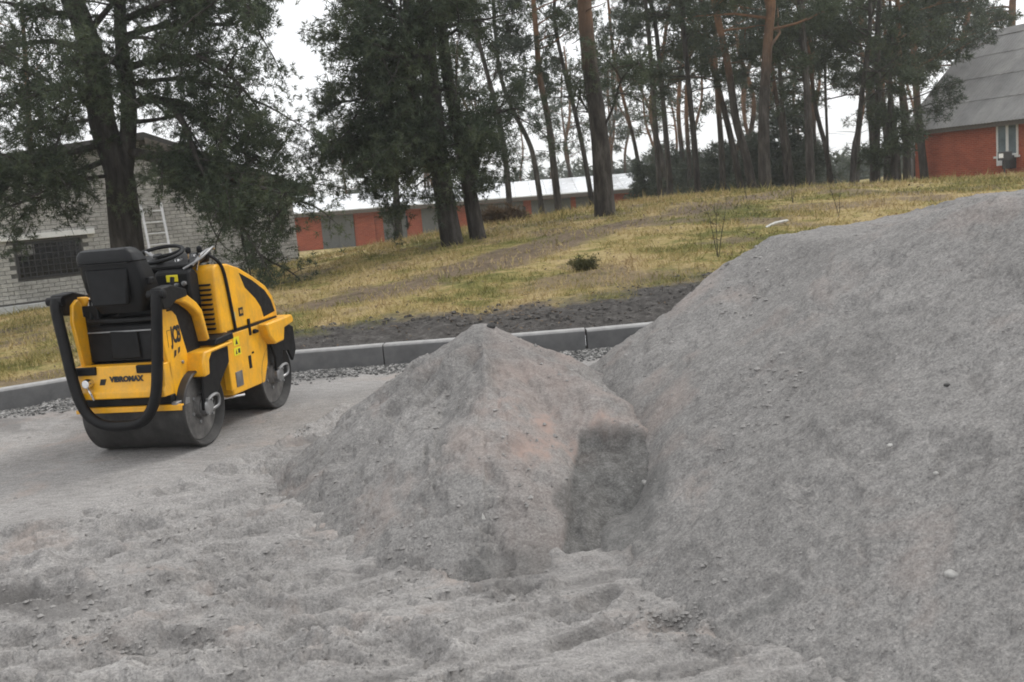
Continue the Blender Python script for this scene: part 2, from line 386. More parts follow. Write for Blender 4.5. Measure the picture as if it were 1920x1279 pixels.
# ------------------------------------------------------------------ ground materials
def sand_mat(name, base=(.252, .243, .234), damp=False):
    t = NT(name)
    a = t.noise(1.3, 5, .6, t.pos); b = t.noise(11, 5, .65, t.pos, (1, 2.2, 1)); c = t.noise(90, 3, .7, t.pos); d = t.noise(420, 2, .6, t.pos)
    col = t.ramp(a, [(.3, tuple(q*.80 for q in base)), (.7, tuple(q*1.10 for q in base))])
    col = t.mix(.85, col, t.ramp(b, [(.28, (.70, .69, .69)), (.5, (.97, .97, .97)), (.75, (1.12, 1.12, 1.12))]), 'MULTIPLY')
    col = t.mix(.65, col, t.ramp(c, [(.32, (.50, .50, .51)), (.5, (.98, .98, .98)), (.70, (1.3, 1.3, 1.29))]), 'MULTIPLY')
    col = t.mix(.4, col, t.ramp(t.noise(36, 5, .75, t.pos), [(.34, (.58, .58, .58)), (.5, (1, 1, 1)), (.68, (1.2, 1.2, 1.19))]), 'MULTIPLY')
    col = t.mix(.7, col, t.ramp(d, [(.3, (.66, .66, .67)), (.5, (1, 1, 1)), (.72, (1.3, 1.29, 1.27))]), 'MULTIPLY')
    col = t.mix(.32, col, t.ramp(t.cells(150), [(.06, (.45, .45, .46)), (.22, (.88, .88, .88)), (.78, (1.06, 1.06, 1.05)), (.97, (1.5, 1.49, 1.46))]), 'MULTIPLY')
    col = t.mix(.22, col, t.ramp(t.cells(55), [(.04, (.45, .45, .46)), (.12, (.95, .95, .95)), (.9, (1.03, 1.03, 1.02)), (.99, (1.4, 1.39, 1.37))]), 'MULTIPLY')
    pk = t.ramp(t.noise(2.1, 5, .6, t.pos, None, .4), [(.55, 0.0), (.72, .3)])
    col = t.mix(pk, col, (.37, .285, .245))
    if damp:
        col = t.mix(t.math('MULTIPLY', t.attr('pink'), .9, True), col, t.mix(t.noise(14, 5, .7, t.pos), (.30, .20, .165), (.36, .29, .255)))
        col = t.mix(t.math('MULTIPLY', t.attr('damp'), .88), col, t.ramp(t.math('ADD', t.math('MULTIPLY', t.noise(16, 5, .7, t.pos), .5), t.math('MULTIPLY', t.noise(95, 3, .8, t.pos), .5)), [(.38, (.05, .05, .048)), (.5, (.105, .104, .10)), (.62, (.19, .187, .18))]))
    t.set(col, .95, 0, .15)
    n1 = t.bump(t.noise(38, 4, .6, t.pos), .3, .02)
    t.bump(t.noise(150, 3, .6, t.pos), .45, .008, n1)
    return t.m
M['sand'] = sand_mat('loose_sand', damp=True)
def apron(x, y):    # damp sand spilled round the dug end; darker patches at the churned hollows
    out = np.zeros_like(x)
    for (px, py, a, b, k) in ((1165, 1000, .16, .42, .7), (1085, 1005, .13, .12, .85), (45, 1140, .36, .14, .7), (1290, 1150, .09, .05, .6), (965, 1075, .22, .17, .55), (1430, 1170, .17, .05, .5)):
        c = gz(px, py); q = np.hypot((x-c[0])/a, (y-c[1])/b)+.8*fbm(x*5, y*5, 4, 75); out = np.maximum(out, k*sm(1.25, .65, q))
    return out
def ground_mat():
    t = NT('ground_sand')
    a = t.noise(1.1, 5, .6, t.pos); b = t.noise(9, 5, .65, t.pos, (1, 2.6, 1)); c = t.noise(85, 3, .7, t.pos); d = t.noise(400, 2, .6, t.pos)
    base = (.328, .315, .303)
    col = t.ramp(a, [(.3, tuple(q*.80 for q in base)), (.7, tuple(q*1.12 for q in base))])
    col = t.mix(.8, col, t.ramp(b, [(.25, (.62, .61, .61)), (.5, (.97, .97, .97)), (.75, (1.15, 1.15, 1.15))]), 'MULTIPLY')
    col = t.mix(.65, col, t.ramp(c, [(.32, (.55, .55, .56)), (.5, (.98, .98, .98)), (.70, (1.25, 1.25, 1.24))]), 'MULTIPLY')
    col = t.mix(.4, col, t.ramp(t.noise(30, 5, .75, t.pos, (1, 1.8, 1)), [(.34, (.58, .58, .58)), (.5, (1, 1, 1)), (.68, (1.2, 1.2, 1.19))]), 'MULTIPLY')
    col = t.mix(.6, col, t.ramp(d, [(.3, (.7, .7, .71)), (.5, (1, 1, 1)), (.72, (1.25, 1.24, 1.22))]), 'MULTIPLY')
    col = t.mix(.28, col, t.ramp(t.cells(140), [(.06, (.45, .45, .46)), (.22, (.88, .88, .88)), (.78, (1.06, 1.06, 1.05)), (.97, (1.45, 1.44, 1.41))]), 'MULTIPLY')
    pk = t.ramp(t.noise(1.7, 5, .6, t.pos, None, .4), [(.55, 0.0), (.72, .4)]); col = t.mix(pk, col, (.40, .31, .26))
    hol = t.attr('dark_sand'); col = t.mix(t.math('MULTIPLY', hol, .85), col, t.mix(t.noise(25, 5, .7, t.pos), (.06, .058, .056), (.19, .18, .172)))  # darker sand: hollows, low streaks and the damp spill
    grv = t.attr('gravel'); col = t.mix(grv, col, t.ramp(t.noise(60, 3, .8, t.pos), [(.35, (.05, .05, .05)), (.6, (.17, .17, .165)), (.7, (.35, .35, .34))]))
    t.set(col, .95, 0, .15)
    n1 = t.bump(t.noise(32, 6, .7, t.pos), .55, .024); t.bump(t.noise(140, 3, .6, t.pos), .45, .008, n1)
    return t.m
M['ground'] = ground_mat()
def bank_mat(name='bank_turf', blades=False):
    t = NT(name)
    n1 = t.noise(.42, 6, .66, t.pos, None, .3); n2 = t.noise(2.2, 6, .72, t.pos, (1, 1.6, 1)); n3 = t.noise(24, 4, .7, t.pos)
    g = t.ramp(t.math('ADD', t.math('MULTIPLY', n1, .55), t.math('MULTIPLY', n2, .45)),
               [(.38, (.10, .11, .038)), (.45, (.20, .19, .065)), (.51, (.37, .295, .13)), (.57, (.47, .365, .195)), (.64, (.24, .17, .10))])
    g = t.mix(.8, g, t.ramp(n3, [(.3, (.55, .56, .52)), (.5, (1, 1, 1)), (.72, (1.25, 1.22, 1.15))]), 'MULTIPLY')
    if not blades:
        soil = t.ramp(t.noise(9, 6, .75, t.pos), [(.3, (.035, .033, .031)), (.55, (.105, .098, .092)), (.75, (.20, .19, .18))])
        path = t.ramp(t.noise(7, 5, .7, t.pos), [(.3, (.10, .078, .058)), (.7, (.25, .19, .14))])
        g = t.mix(t.attr('path'), g, path); g = t.mix(t.attr('soil'), g, soil)
        t.bump(t.noise(40, 6, .75, t.pos), .8, .04)
    t.set(g, .95, 0, .1); return t.m
M['bank'] = bank_mat(); M['grass'] = bank_mat('dry_grass', True)

# ------------------------------------------------------------------ ground, piles, bank
def fan(svals, yvals):
    Y, S = np.meshgrid(yvals, svals, indexing='ij'); return S*Y, Y
def grid_faces(nr, nc):
    i = np.arange((nr-1)*nc).reshape(nr-1, nc)[:, :-1].ravel()
    return np.stack([i, i+1, i+nc+1, i+nc], 1)
def compact(v, f, attrs):
    used = np.unique(f); mp = np.full(len(v), -1, np.int64); mp[used] = np.arange(len(used))
    return v[used], mp[f], {k: a[used] for k, a in attrs.items()}
_s_dense = np.r_[np.linspace(-1.5, -.64, 46, endpoint=False), np.linspace(-.64, .62, 700), np.linspace(.63, 1.4, 40)]
_y = [1.0]
while _y[-1] < 11.2: _y.append(_y[-1]+max(.0075, .0031*_y[-1]**1.25))
X, Y = fan(_s_dense, np.array(_y)); H0 = ground_h(X.copy(), Y.copy())
ky = kerb_y(X); H0 = H0*sm(.02, .35, ky-Y)
hol = np.zeros_like(X)
for (c, a, b, dep) in HOLES[:5]:
    q = np.hypot((X-c[0])/(a*1.15), (Y-c[1])/(b*1.15))+.7*fbm(X*7, Y*7, 4, 73); hol = np.maximum(hol, sm(1.15, .55, q)*min(1, dep*8))
hol = np.maximum(hol, apron(X, Y)); hol = np.maximum(hol, .6*sm(-2.9, -3.5, X)*sm(7.6, 8.2, Y)*sm(-.1, .3, fbm(X*3, Y*5, 4, 79)))
st = fbm((X*.96+Y*.28)*1.7, (Y*.96-X*.28)*6.0, 5, 62, .55); hol = np.maximum(hol, .5*sm(-.24, -.5, st)*sm(-.05, .12, lip_s(X, Y)))  # low streaks of the loose sand coloured darker
grv = sm(.62, .25, ky-Y+.22*fbm(X*3, Y*3, 4, 77))
P1, _d = pile1_h(X, Y); P2 = pile2_h(X, Y)
keep = (np.maximum(P1, P2) < H0+.06) & (Y < ky+.12)
v = np.stack([X, Y, H0], -1).reshape(-1, 3); f = grid_faces(*X.shape); f = f[keep.ravel()[f].any(1)]
v, f, at = compact(v, f, {'dark_sand': hol.ravel(), 'gravel': grv.ravel()})
tag(link('ground', mesh_np('ground', v, f, M['ground'], True, at)), kind='structure')

def pile(name, fn, s0, s1, ns, y0, y1, c, label):
    yy = [y0]
    while yy[-1] < y1: yy.append(yy[-1]+max(.006, .0030*yy[-1]**1.25))
    X, Y = fan(np.linspace(s0, s1, ns), np.array(yy)); r = fn(X, Y); H, dm = r if isinstance(r, tuple) else (r, np.zeros_like(X))
    G = np.where(Y < kerb_y(X), ground_h(X.copy(), Y.copy())*1.0, .05)
    keep = H > G-.05
    pk = np.zeros_like(X)
    if name == 'sand_pile' and fn is pile1_h:
        for (px, py, z, a) in ((955, 720, .62, .15), (1030, 730, .57, .18), (1070, 825, .35, .13), (1125, 755, .5, .13), (1000, 880, .25, .14)):
            q = gz(px, py, z); pk = np.maximum(pk, np.exp(-(((X-q[0])/a)**2+((Y-q[1])/(a*.9))**2))*(.6+1.6*fbm(X*9, Y*9, 5, 81, .65)))
        pk = np.maximum(pk, .35*sm(PEAK[0]-.02, PEAK[0]+.1, X)*(.5+fbm(X*4, Y*4, 4, 83)))
        pk = np.clip(pk, 0, 1)
    dm = np.maximum(dm, apron(X, Y))
    v = np.stack([X-c[0], Y-c[1], H], -1).reshape(-1, 3); f = grid_faces(*X.shape); f = f[keep.ravel()[f].any(1)]
    v, f, at = compact(v, f, {'damp': dm.ravel(), 'pink': pk.ravel()})
    return tag(link(name, mesh_np(name, v, f, M['sand'], True, at), None, (c[0], c[1], 0)), label, 'sand pile')
pile('sand_pile', pile1_h, -.36, .24, 420, 3.6, 8.0, (PEAK[0], PEAK[1]), 'small peaked pile of grey sand with pinkish streaks and a dark damp dug-out end')
pile('sand_pile', pile2_h, .06, 1.5, 640, 1.3, 9.3, (2.9, 5.0), 'large smooth heap of grey sand with a flat top filling the right side')

PATH = [gz(640, 560, .35), gy(760, 525, 13.8), gy(900, 490, 15), gy(1020, 458, 16.3), gy(1150, 425, 18), gy(1290, 400, 20), gy(1450, 372, 23), gy(1600, 350, 29)]
def path_d(x, y):
    d = np.full(np.shape(x), 99.0)
    for a, b in zip(PATH[:-1], PATH[1:]):
        dx, dy = b[0]-a[0], b[1]-a[1]; t = np.clip(((x-a[0])*dx+(y-a[1])*dy)/(dx*dx+dy*dy), 0, 1)
        d = np.minimum(d, np.hypot(x-a[0]-t*dx, y-a[1]-t*dy))
    return d
def masks(x, y):
    s = y-kerb_y(x); w = soil_w(x)
    soil = sm(w*1.15, w*.72, s+.5*fbm(x*1.7, y*1.7, 4, 91)+.2*fbm(x*6, y*6, 3, 92))
    pth = sm(.95, .3, path_d(x, y)+.6*fbm(x*1.3, y*1.3, 4, 93))*.95; pth = np.maximum(pth, .75*sm(.16, .34, fbm(x*.9, y*.9, 5, 95)))
    # bare leaf litter under the trees near the crest and dug spots
    for (px, py, Yd, a) in ((930, 412, 22, .9), (1100, 400, 21.5, 1.2), (1090, 520, 12.6, .55), (1560, 345, 30, 4), (1210, 525, 12.3, .5)):
        q = gy(px, py, Yd); pth = np.maximum(pth, .75*sm(1.3, .4, np.hypot((x-q[0])/(a*1.6), (y-q[1])/a)+.5*fbm(x*2, y*2, 4, 94)))
    return soil, pth
_s = np.r_[np.linspace(-2.6, -.66, 50, endpoint=False), np.linspace(-.66, .66, 300), np.linspace(.68, 2.6, 50)]
_y = [0.0]
while _y[-1] < 700: _y.append(_y[-1]+.025*(1+_y[-1]*.28)**1.25)
SS, DY = np.meshgrid(_s, np.array(_y), indexing='xy')
X = SS*(9.8+DY); Y = kerb_y(X)+.07+DY
Hb = bank_h(X, Y); Hb = Hb*sm(500, 100, Y)-1.0*sm(100, 300, Y)
so_, pa_ = masks(X, Y)
tag(link('grass_bank', mesh_np('grass_bank', np.stack([X, Y, Hb], -1).reshape(-1, 3), grid_faces(*X.shape), M['bank'], True, {'soil': so_.ravel(), 'path': pa_.ravel()})), kind='structure')

# kerb of separate concrete stones
kerb = tag(link('kerb', None), kind='structure')
kx = np.linspace(-11, 12, 4000); kyv = kerb_y(kx); arc = np.r_[0, np.cumsum(np.hypot(np.diff(kx), np.diff(kyv)))]
off = float(np.interp(gz(1097, 648)[0], kx, arc)) % 1.0
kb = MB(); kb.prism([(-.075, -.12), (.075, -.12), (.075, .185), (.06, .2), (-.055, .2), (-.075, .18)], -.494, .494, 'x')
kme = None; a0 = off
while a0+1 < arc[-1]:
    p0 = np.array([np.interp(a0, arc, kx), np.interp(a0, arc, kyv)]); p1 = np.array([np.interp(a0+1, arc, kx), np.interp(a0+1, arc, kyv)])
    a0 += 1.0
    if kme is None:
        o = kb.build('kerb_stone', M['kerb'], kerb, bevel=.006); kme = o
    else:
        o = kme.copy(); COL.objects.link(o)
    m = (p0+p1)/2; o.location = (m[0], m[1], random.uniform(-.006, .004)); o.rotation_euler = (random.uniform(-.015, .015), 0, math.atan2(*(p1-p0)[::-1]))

# ------------------------------------------------------------------ road roller
YAW = R_(-13.1)
_br = gz(395, 833); _ex = np.array([math.cos(YAW), math.sin(YAW), 0]); _ey = np.array([-math.sin(YAW), math.cos(YAW), 0])
RO = _br-.4*_ex+.55*_ey
rr = thing('road_roller', 'small yellow and black ride-on double drum road roller parked beside the kerb, seat facing away', 'road roller', (RO[0], RO[1], .0), YAW)

def text_mesh(body, size, mat, name, parent, M4, ext=.0012, shear=0.0, sx=1.0, bold=.0):
    cu = bpy.data.curves.new(name, 'FONT'); cu.body = body; cu.size = size; cu.extrude = ext; cu.shear = shear; cu.align_x = 'CENTER'; cu.align_y = 'CENTER'; cu.offset = bold
    cu.resolution_u = 3
    t = bpy.data.objects.new(name+'_src', cu); COL.objects.link(t); bpy.context.view_layer.update()
    dg = bpy.context.evaluated_depsgraph_get(); me = bpy.data.meshes.new_from_object(t.evaluated_get(dg)); me.name = name
    bpy.data.objects.remove(t); me.materials.clear(); me.materials.append(mat)
    me.transform(M4 @ Matrix.Diagonal((sx, 1, 1, 1)))
    return link(name, me, parent)
def basis(c, ax, ay):   # matrix with local X along ax, local Y along ay, at c
    ax = Vector(ax).normalized(); ay = Vector(ay).normalized(); az = ax.cross(ay)
    return Matrix(((ax.x, ay.x, az.x, c[0]), (ax.y, ay.y, az.y, c[1]), (ax.z, ay.z, az.z, c[2]), (0, 0, 0, 1)))

def drum(yc):
    R = .275
    d = MB().lathe([(-.345, .225), (-.345, .235), (-.392, .258), (-.4, .262), (-.4, .268), (-.392, R), (.392, R), (.4, .268), (.4, .262), (.392, .258), (.345, .235), (.345, .225)], (0, yc, R), 64).build('drum', M['steel'], rr, smooth=True)
    for s in (1, -1):
        MB().lathe([(s*.33, .226), (s*.348, .226), (s*.348, .15), (s*.356, .12), (s*.356, .085), (s*.39, .075), (s*.392, .03), (s*.40, .025)], (0, yc, R), 32).build('drum_face', M['steel_face'], d, smooth=True)
        for k in range(6):
            a = k*math.pi/3+.3
            MB().lathe([(s*.345, .013), (s*.366, .013), (s*.368, .008)], (0, yc+.105*math.cos(a), R+.105*math.sin(a)), 6).build('bolt', M['grey_metal'], d)
    return d
RY, FY = -.55, .60
dr = drum(RY); df = drum(FY)
# drum carrier plates (black, hanging to the drum hubs) and the loop of the drive hose on the hub
for yc, s in ((RY, 1), (RY, -1), (FY, 1), (FY, -1)):
    x = s*.417
    if yc == RY: pf = [(.0, .645), (.37, .645), (.36, .53), (.23, .43), (.09, .30), (.03, .22), (-.03, .22), (-.065, .27), (-.04, .42)]
    else: pf = [(-.12, .60), (.25, .66), (.34, .62), (.345, .42), (.27, .34), (.20, .44), (.10, .46), (.06, .27), (.0, .22), (-.05, .26), (-.04, .42)]
    yk = MB().prism([(yc+a, b) for a, b in pf], x-.012, x+.012).build('drum_carrier', M['black'], rr, bevel=.006)
    MB().lathe([(s*.385, .06), (s*.43, .06), (s*.436, .045), (s*.437, .02)], (0, yc, .275), 20).build('hub', M['grey_metal'], yk, smooth=True)
    MB().tube(curve3([(s*.42, yc-.05, .30), (s*.44, yc+.04, .345), (s*.44, yc+.12, .335), (s*.435, yc+.125, .265), (s*.41, yc+.06, .24)], 16), .012, 8).build('hub_hose', M['grey_metal'], yk, smooth=True)
    for k in range(4):
        a = k*math.pi/2+.7
        MB().lathe([(s*.425, .011), (s*.443, .011)], (0, yc+.07*math.cos(a)*.6, .275+.07*math.sin(a)), 6).build('bolt', M['grey_metal'], yk)

# chassis between and under
MB().box((-.28, -.86, .40), (.28, -.20, .62)).box((-.20, -.30, .34), (.20, .05, .60)).build('rear_chassis', M['black'], rr, bevel=.01)
MB().box((-.27, -.02, .30), (.27, .95, .50)).build('front_chassis', M['black'], rr, bevel=.01)
MB().lathe([(.24, .07), (.66, .07)], (0, -.14, 0), 16, 'z').build('steering_joint', M['black'], rr, smooth=True)
MB().box((-.30, -.78, .60), (.30, -.20, .655)).build('floor_plate', M['black'], rr, bevel=.008)

# rear bumper with text, lamps
bump = MB().prism([(-.80, .655), (-.885, .652), (-.90, .50), (-.925, .475), (-.925, .430), (-.80, .425)], -.355, .335).build('rear_bumper', M['yellow'], rr, bevel=.008)
for x in (-.265, .215):
    MB().box((x-.085, -.905, .595), (x+.085, -.87, .651)).build('tail_lamp', M['rubber'], bump, bevel=.008)
hl = MB().lathe([(-.955, .008), (-.954, .028), (-.935, .034), (-.90, .03), (-.86, .02)], (-.235, 0, .545), 20, 'y').build('head_lamp', M['chrome'], bump, smooth=True)
MB().lathe([(-.957, .023), (-.953, .027)], (-.235, 0, .545), 20, 'y').build('lens', M['lens'], hl, smooth=True)
MB().tube(curve3([(-.235, -.93, .51), (-.215, -.94, .48), (-.20, -.935, .43)], 10), .007, 6).build('lamp_wire', M['chrome'], bump, smooth=True)
text_mesh('VIBROMAX', .050, M['decal'], 'bumper_lettering', bump, basis((.045, -.8985, .560), (1, 0, 0), (0, .10, 1)), sx=1.0, bold=.003)
MB().prism([(-.165, .525), (-.125, .525), (-.110, .566), (-.15, .566)], -.9, -.896, 'y').prism([(-.155, .536), (-.14, .536), (-.131, .557), (-.146, .557)], -.9015, -.8985, 'y').build('bumper_emblem', M['decal'], bump)
MB().box((-.33, -.86, .365), (.34, -.80, .428)).build('scraper_beam', M['black'], rr, bevel=.006)
sb = MB().prism([(-.84, .365), (-.872, .362), (-.876, .325), (-.868, .322), (-.862, .350), (-.84, .352)], -.40, .415).build('scraper_bar', M['yellow'], rr, bevel=.004)
for s in (1, -1):
    MB().box((s*.36-.02, -.87, .34), (s*.36+.02, -.70, .38)).build('scraper_bracket', M['grey_metal'], rr, bevel=.004)
MB().tube([(-.355, -.90, .44), (-.36, -.90, .36)], .016, 8).build('tow_pin', M['chrome'], rr, smooth=True)
# black rear cover, between the side plates
rc = MB().prism([(-.72, .655), (-.775, .66), (-.765, .90), (-.74, .93), (-.45, .93), (-.45, .655)], -.29, .29).build('rear_cover', M['rubber'], rr, bevel=.012)
MB().prism([(-.12, .68), (.11, .68), (.10, .865), (-.11, .875)], -.789, -.765, 'y').build('cover_panel', M['rubber'], rc, bevel=.008)
MB().box((-.285, -.782, .868), (.285, -.762, .876)).build('cover_trim', M['grey_metal'], rc)
MB().box((-.27, -.80, .935), (.27, -.30, .965)).build('seat_shelf', M['black'], rr, bevel=.01)

# side plates with lettering, arched guard arm, black infill
for s in (1, -1):
    x0, x1 = sorted((s*.305, s*.335))
    pl = [(-.885, .965), (-.86, 1.08), (-.80, 1.115), (-.765, 1.08), (-.765, .985), (-.70, .985), (-.655, .945), (-.575, .66), (-.61, .50), (-.665, .40), (-.70, .372), (-.765, .372), (-.80, .42)]
    sp = MB().prism(pl, x0, x1).build('side_plate', M['yellow'], rr, bevel=.007)
    arm = [(-.77, 1.125), (-.70, 1.12), (-.56, 1.075), (-.455, 1.01), (-.39, .945), (-.325, .67), (-.365, .66), (-.43, .91), (-.50, .965), (-.60, 1.02), (-.74, 1.055)]
    a0, a1 = sorted((s*.30, s*.385))
    MB().prism(arm, a0, a1).build('guard_arm', M['yellow'], rr, bevel=.012)
    i0, i1 = sorted((s*.20, s*.325))
    MB().prism([(-.75, .66), (-.75, 1.06), (-.60, 1.03), (-.49, .96), (-.44, .91), (-.38, .66)], i0, i1).build('side_cover', M['rubber'], rr, bevel=.01)
    for (yy, zz) in ((-.735, .42), (-.69, .415), (-.66, .62), (-.86, .93)):
        MB().lathe([(s*.33, .012), (s*.344, .012), (s*.346, .007)], (0, yy, zz), 8).build('bolt', M['grey_metal'], sp)
    # fender over the rear drum: sloped rear face, flat top, outer cheek
    f0, f1 = sorted((s*.31, s*.46))
    MB().prism([(-.605, .60), (-.565, .668), (-.16, .682), (-.15, .655), (-.47, .645), (-.515, .60), (-.53, .50), (-.60, .495)], f0, f1).build('rear_fender', M['yellow'], rr, bevel=.012)
    st = MB().prism([(-.40, .684), (-.375, .73), (-.13, .742), (-.12, .69)], *sorted((s*.30, s*.455))).build('foot_step', M['rubber'], rr, bevel=.01)
    p0, p1 = sorted((s*.335, s*.42))
    MB().prism([(-.93, 1.02), (-.95, 1.10), (-.93, 1.16), (-.80, 1.17), (-.62, 1.12), (-.62, 1.07), (-.76, 1.06), (-.86, 1.01)], p0, p1).build('roll_bar_bracket', M['black'], rr, bevel=.01)
    MB().lathe([(s*.32, .03), (s*.44, .03), (s*.445, .02)], (0, -.93, 1.12), 14).build('pivot_pin', M['black'], rr, smooth=True)
text_mesh('JCB', .155, M['decal'], 'plate_lettering', rr, basis((.3362, -.700, .815), (0, 1, 0), (0, 0, 1)), sx=.50, shear=.10, bold=.006)
MB().prism([(-.755, .665), (-.725, .68), (-.715, .715), (-.74, .715)], .336, .3372).prism([(-.70, .685), (-.675, .695), (-.665, .73), (-.69, .725)], .336, .3372).build('plate_emblem', M['decal'], rr)
MB().box((.3355, -.80, .857), (.3366, -.64, .8605)).box((.3355, -.803, .745), (.3366, -.80, .86)).build('plate_outline', M['decal'], rr)
# folded roll bar hanging behind the machine
bar = [(-.375, -.93, 1.13), (-.372, -.95, 1.05), (-.345, -.955, .80), (-.325, -.96, .62), (-.295, -.965, .46), (-.235, -.97, .335), (-.13, -.97, .265), (.0, -.97, .252), (.14, -.97, .268), (.235, -.97, .34), (.295, -.965, .46), (.33, -.96, .64), (.355, -.955, .82), (.382, -.95, 1.05), (.385, -.93, 1.14)]
MB().tube(curve3(bar, 84), .037, 14).build('roll_bar', M['black'], rr, smooth=True)

# seat
seat = MB().box((-.10, -.68, .96), (.16, -.38, 1.02)).build('seat_base', M['black'], rr, bevel=.01)
cu = MB().prism([(-.74, 1.02), (-.74, 1.10), (-.66, 1.14), (-.34, 1.13), (-.29, 1.08), (-.32, 1.02)], -.22, .24).build('seat_cushion', M['vinyl'], rr, bevel=.03, seg=3)
bk = MB()
sect = []   # backrest: rows (z, y_back, y_front, half width, x centre)
for (z, yb, yf, hw) in ((1.00, -.80, -.66, .165), (1.06, -.83, -.62, .205), (1.16, -.86, -.66, .225), (1.27, -.885, -.72, .225), (1.345, -.90, -.76, .215), (1.352, -.915, -.765, .222), (1.40, -.925, -.80, .21), (1.432, -.915, -.83, .185), (1.444, -.89, -.86, .155)):
    r = []
    for k in range(24):
        a = 2*math.pi*k/24; c, s = math.cos(a), math.sin(a); e = .38
        cx = math.copysign(abs(c)**e, c); sy = math.copysign(abs(s)**e, s)
        ym, yh = (yb+yf)/2, (yf-yb)/2
        bol = .05*abs(cx)**6 if s > 0 else 0
        r.append((.01+hw*cx, ym+yh*sy+bol, z))
    sect += r
n = 24; m = len(sect)//n
bk.add(sect, [(i*n+k, i*n+(k+1) % n, (i+1)*n+(k+1) % n, (i+1)*n+k) for i in range(m-1) for k in range(n)]+[tuple(range(n))[::-1], tuple(range((m-1)*n, m*n))])
bk = bk.build('backrest', M['vinyl'], rr, smooth=True)
MB().box((-.18, -.921, 1.335), (.19, -.885, 1.347)).build('backrest_seam', M['black'], bk, bevel=.004)
MB().prism([(-.13, 1.06), (.14, 1.06), (.165, 1.31), (-.15, 1.31)], -.905, -.86, 'y').build('backrest_shell', M['rubber'], bk, bevel=.014)
for s in (-1, 1): MB().box((.01+s*.235-.02, -.80, 1.18), (.01+s*.235+.02, -.74, 1.23)).build('recline_knob', M['black'], bk, bevel=.01)
MB().tube([(.25, -.62, 1.02), (.29, -.60, 1.10), (.285, -.56, 1.20)], [.014, .012, .016], 8).build('hand_lever', M['black'], rr, smooth=True)
sbelt = MB().prism([(-.74, 1.04), (-.70, 1.12), (-.62, 1.10), (-.60, 1.05), (-.66, 1.0)], -.29, -.255).build('belt_reel', M['white'], rr, bevel=.01)
MB().tube(curve3([(-.27, -.72, 1.10), (-.26, -.74, 1.02), (-.24, -.77, .96), (-.15, -.79, .945), (.05, -.795, .942), (.2, -.79, .945)], 18), .009, 6).build('seat_belt', M['rubber'], rr, smooth=True)

# steering console with wheel and levers
con = MB().prism([(-.26, .66), (-.30, 1.10), (-.27, 1.25), (-.02, 1.31), (.02, 1.20), (-.10, 1.0), (-.10, .66)], -.17, .20).build('console', M['rubber'], rr, bevel=.02)
MB().prism([(-.31, 1.235), (-.315, 1.27), (-.02, 1.345), (-.005, 1.315)], -.27, .30).build('dash_panel', M['black'], con, bevel=.012)
for (x, y, z, r) in ((-.13, -.2, 1.297, .03), (.0, -.17, 1.303, .035), (.13, -.2, 1.297, .03), (.22, -.12, 1.317, .022)):
    MB().lathe([(z-.01, r), (z+.012, r), (z+.014, r*.7)], (x, y, 0), 14, 'z').build('gauge', M['chrome'], con, smooth=True)
tw = Matrix.Translation((.0, -.25, 1.352)) @ Matrix.Rotation(R_(16), 4, 'X')
def wp(a, r, z=0): return tuple(tw @ Vector((r*math.cos(a), r*math.sin(a), z)))
w_ = MB(); ring = [wp(2*math.pi*k/36, .185) for k in range(37)]; w_.tube(ring, .014, 10, False)
sw = w_.build('steering_wheel', M['rubber'], con, smooth=True)
for k in range(3):
    a = k*2.094+.5; MB().tube([wp(a, .03, -.02), wp(a, .10, -.018), wp(a, .18)], [.016, .013, .010], 8).build('spoke', M['grey_metal'] if k == 1 else M['rubber'], con, smooth=True)
MB().tube([wp(0, 0, -.14), wp(0, 0, -.0)], [.03, .034], 14).build('wheel_hub', M['rubber'], con, smooth=True)
for (x, y, lean) in ((-.22, -.22, -.05), (.23, -.25, .05), (.27, -.20, .07)):
    lv = MB().tube([(x, y, 1.22), (x+lean*.5, y-.02, 1.29), (x+lean, y-.05, 1.36)], [.009, .008, .008], 8).build('lever', M['chrome'], con, smooth=True)
    MB().lathe([(1.345, .012), (1.36, .021), (1.385, .019), (1.395, .008)], (x+lean, y-.05, 0), 12, 'z').build('lever_knob', M['rubber'], con, smooth=True)
for pts in ([(.30, -.30, 1.26), (.32, -.20, 1.33), (.31, -.06, 1.36), (.26, .0, 1.34)], [(.24, -.33, 1.24), (.34, -.26, 1.30), (.36, -.1, 1.37), (.33, -.02, 1.36)]):
    MB().tube(curve3(pts, 14), .009, 7).build('cable', M['grey_metal'], con, smooth=True)
MB().prism([(.185, 1.255), (.30, 1.265), (.315, 1.36), (.22, 1.35)], -.10, -.045, 'y').build('side_pod', M['rubber'], con, bevel=.015)
MB().prism([(-.35, .97), (-.37, 1.06), (-.36, 1.22), (-.30, 1.25), (-.23, 1.20), (-.23, .97)], .02, .295).build('control_box', M['rubber'], con, bevel=.015)
MB().box((.12, -.3745, 1.155), (.21, -.362, 1.205)).build('control_label', M['warn'], con, bevel=.004)
for (x, z, mt) in ((.15, 1.09, 'chrome'), (.235, 1.075, 'chrome'), (.20, 1.13, 'grey_metal'), (.26, 1.14, 'grey_metal')):
    MB().lathe([(-.39, .010), (-.387, .018), (-.36, .018)], (x, 0, z), 10, 'y').build('control_knob', M[mt], con, smooth=True)

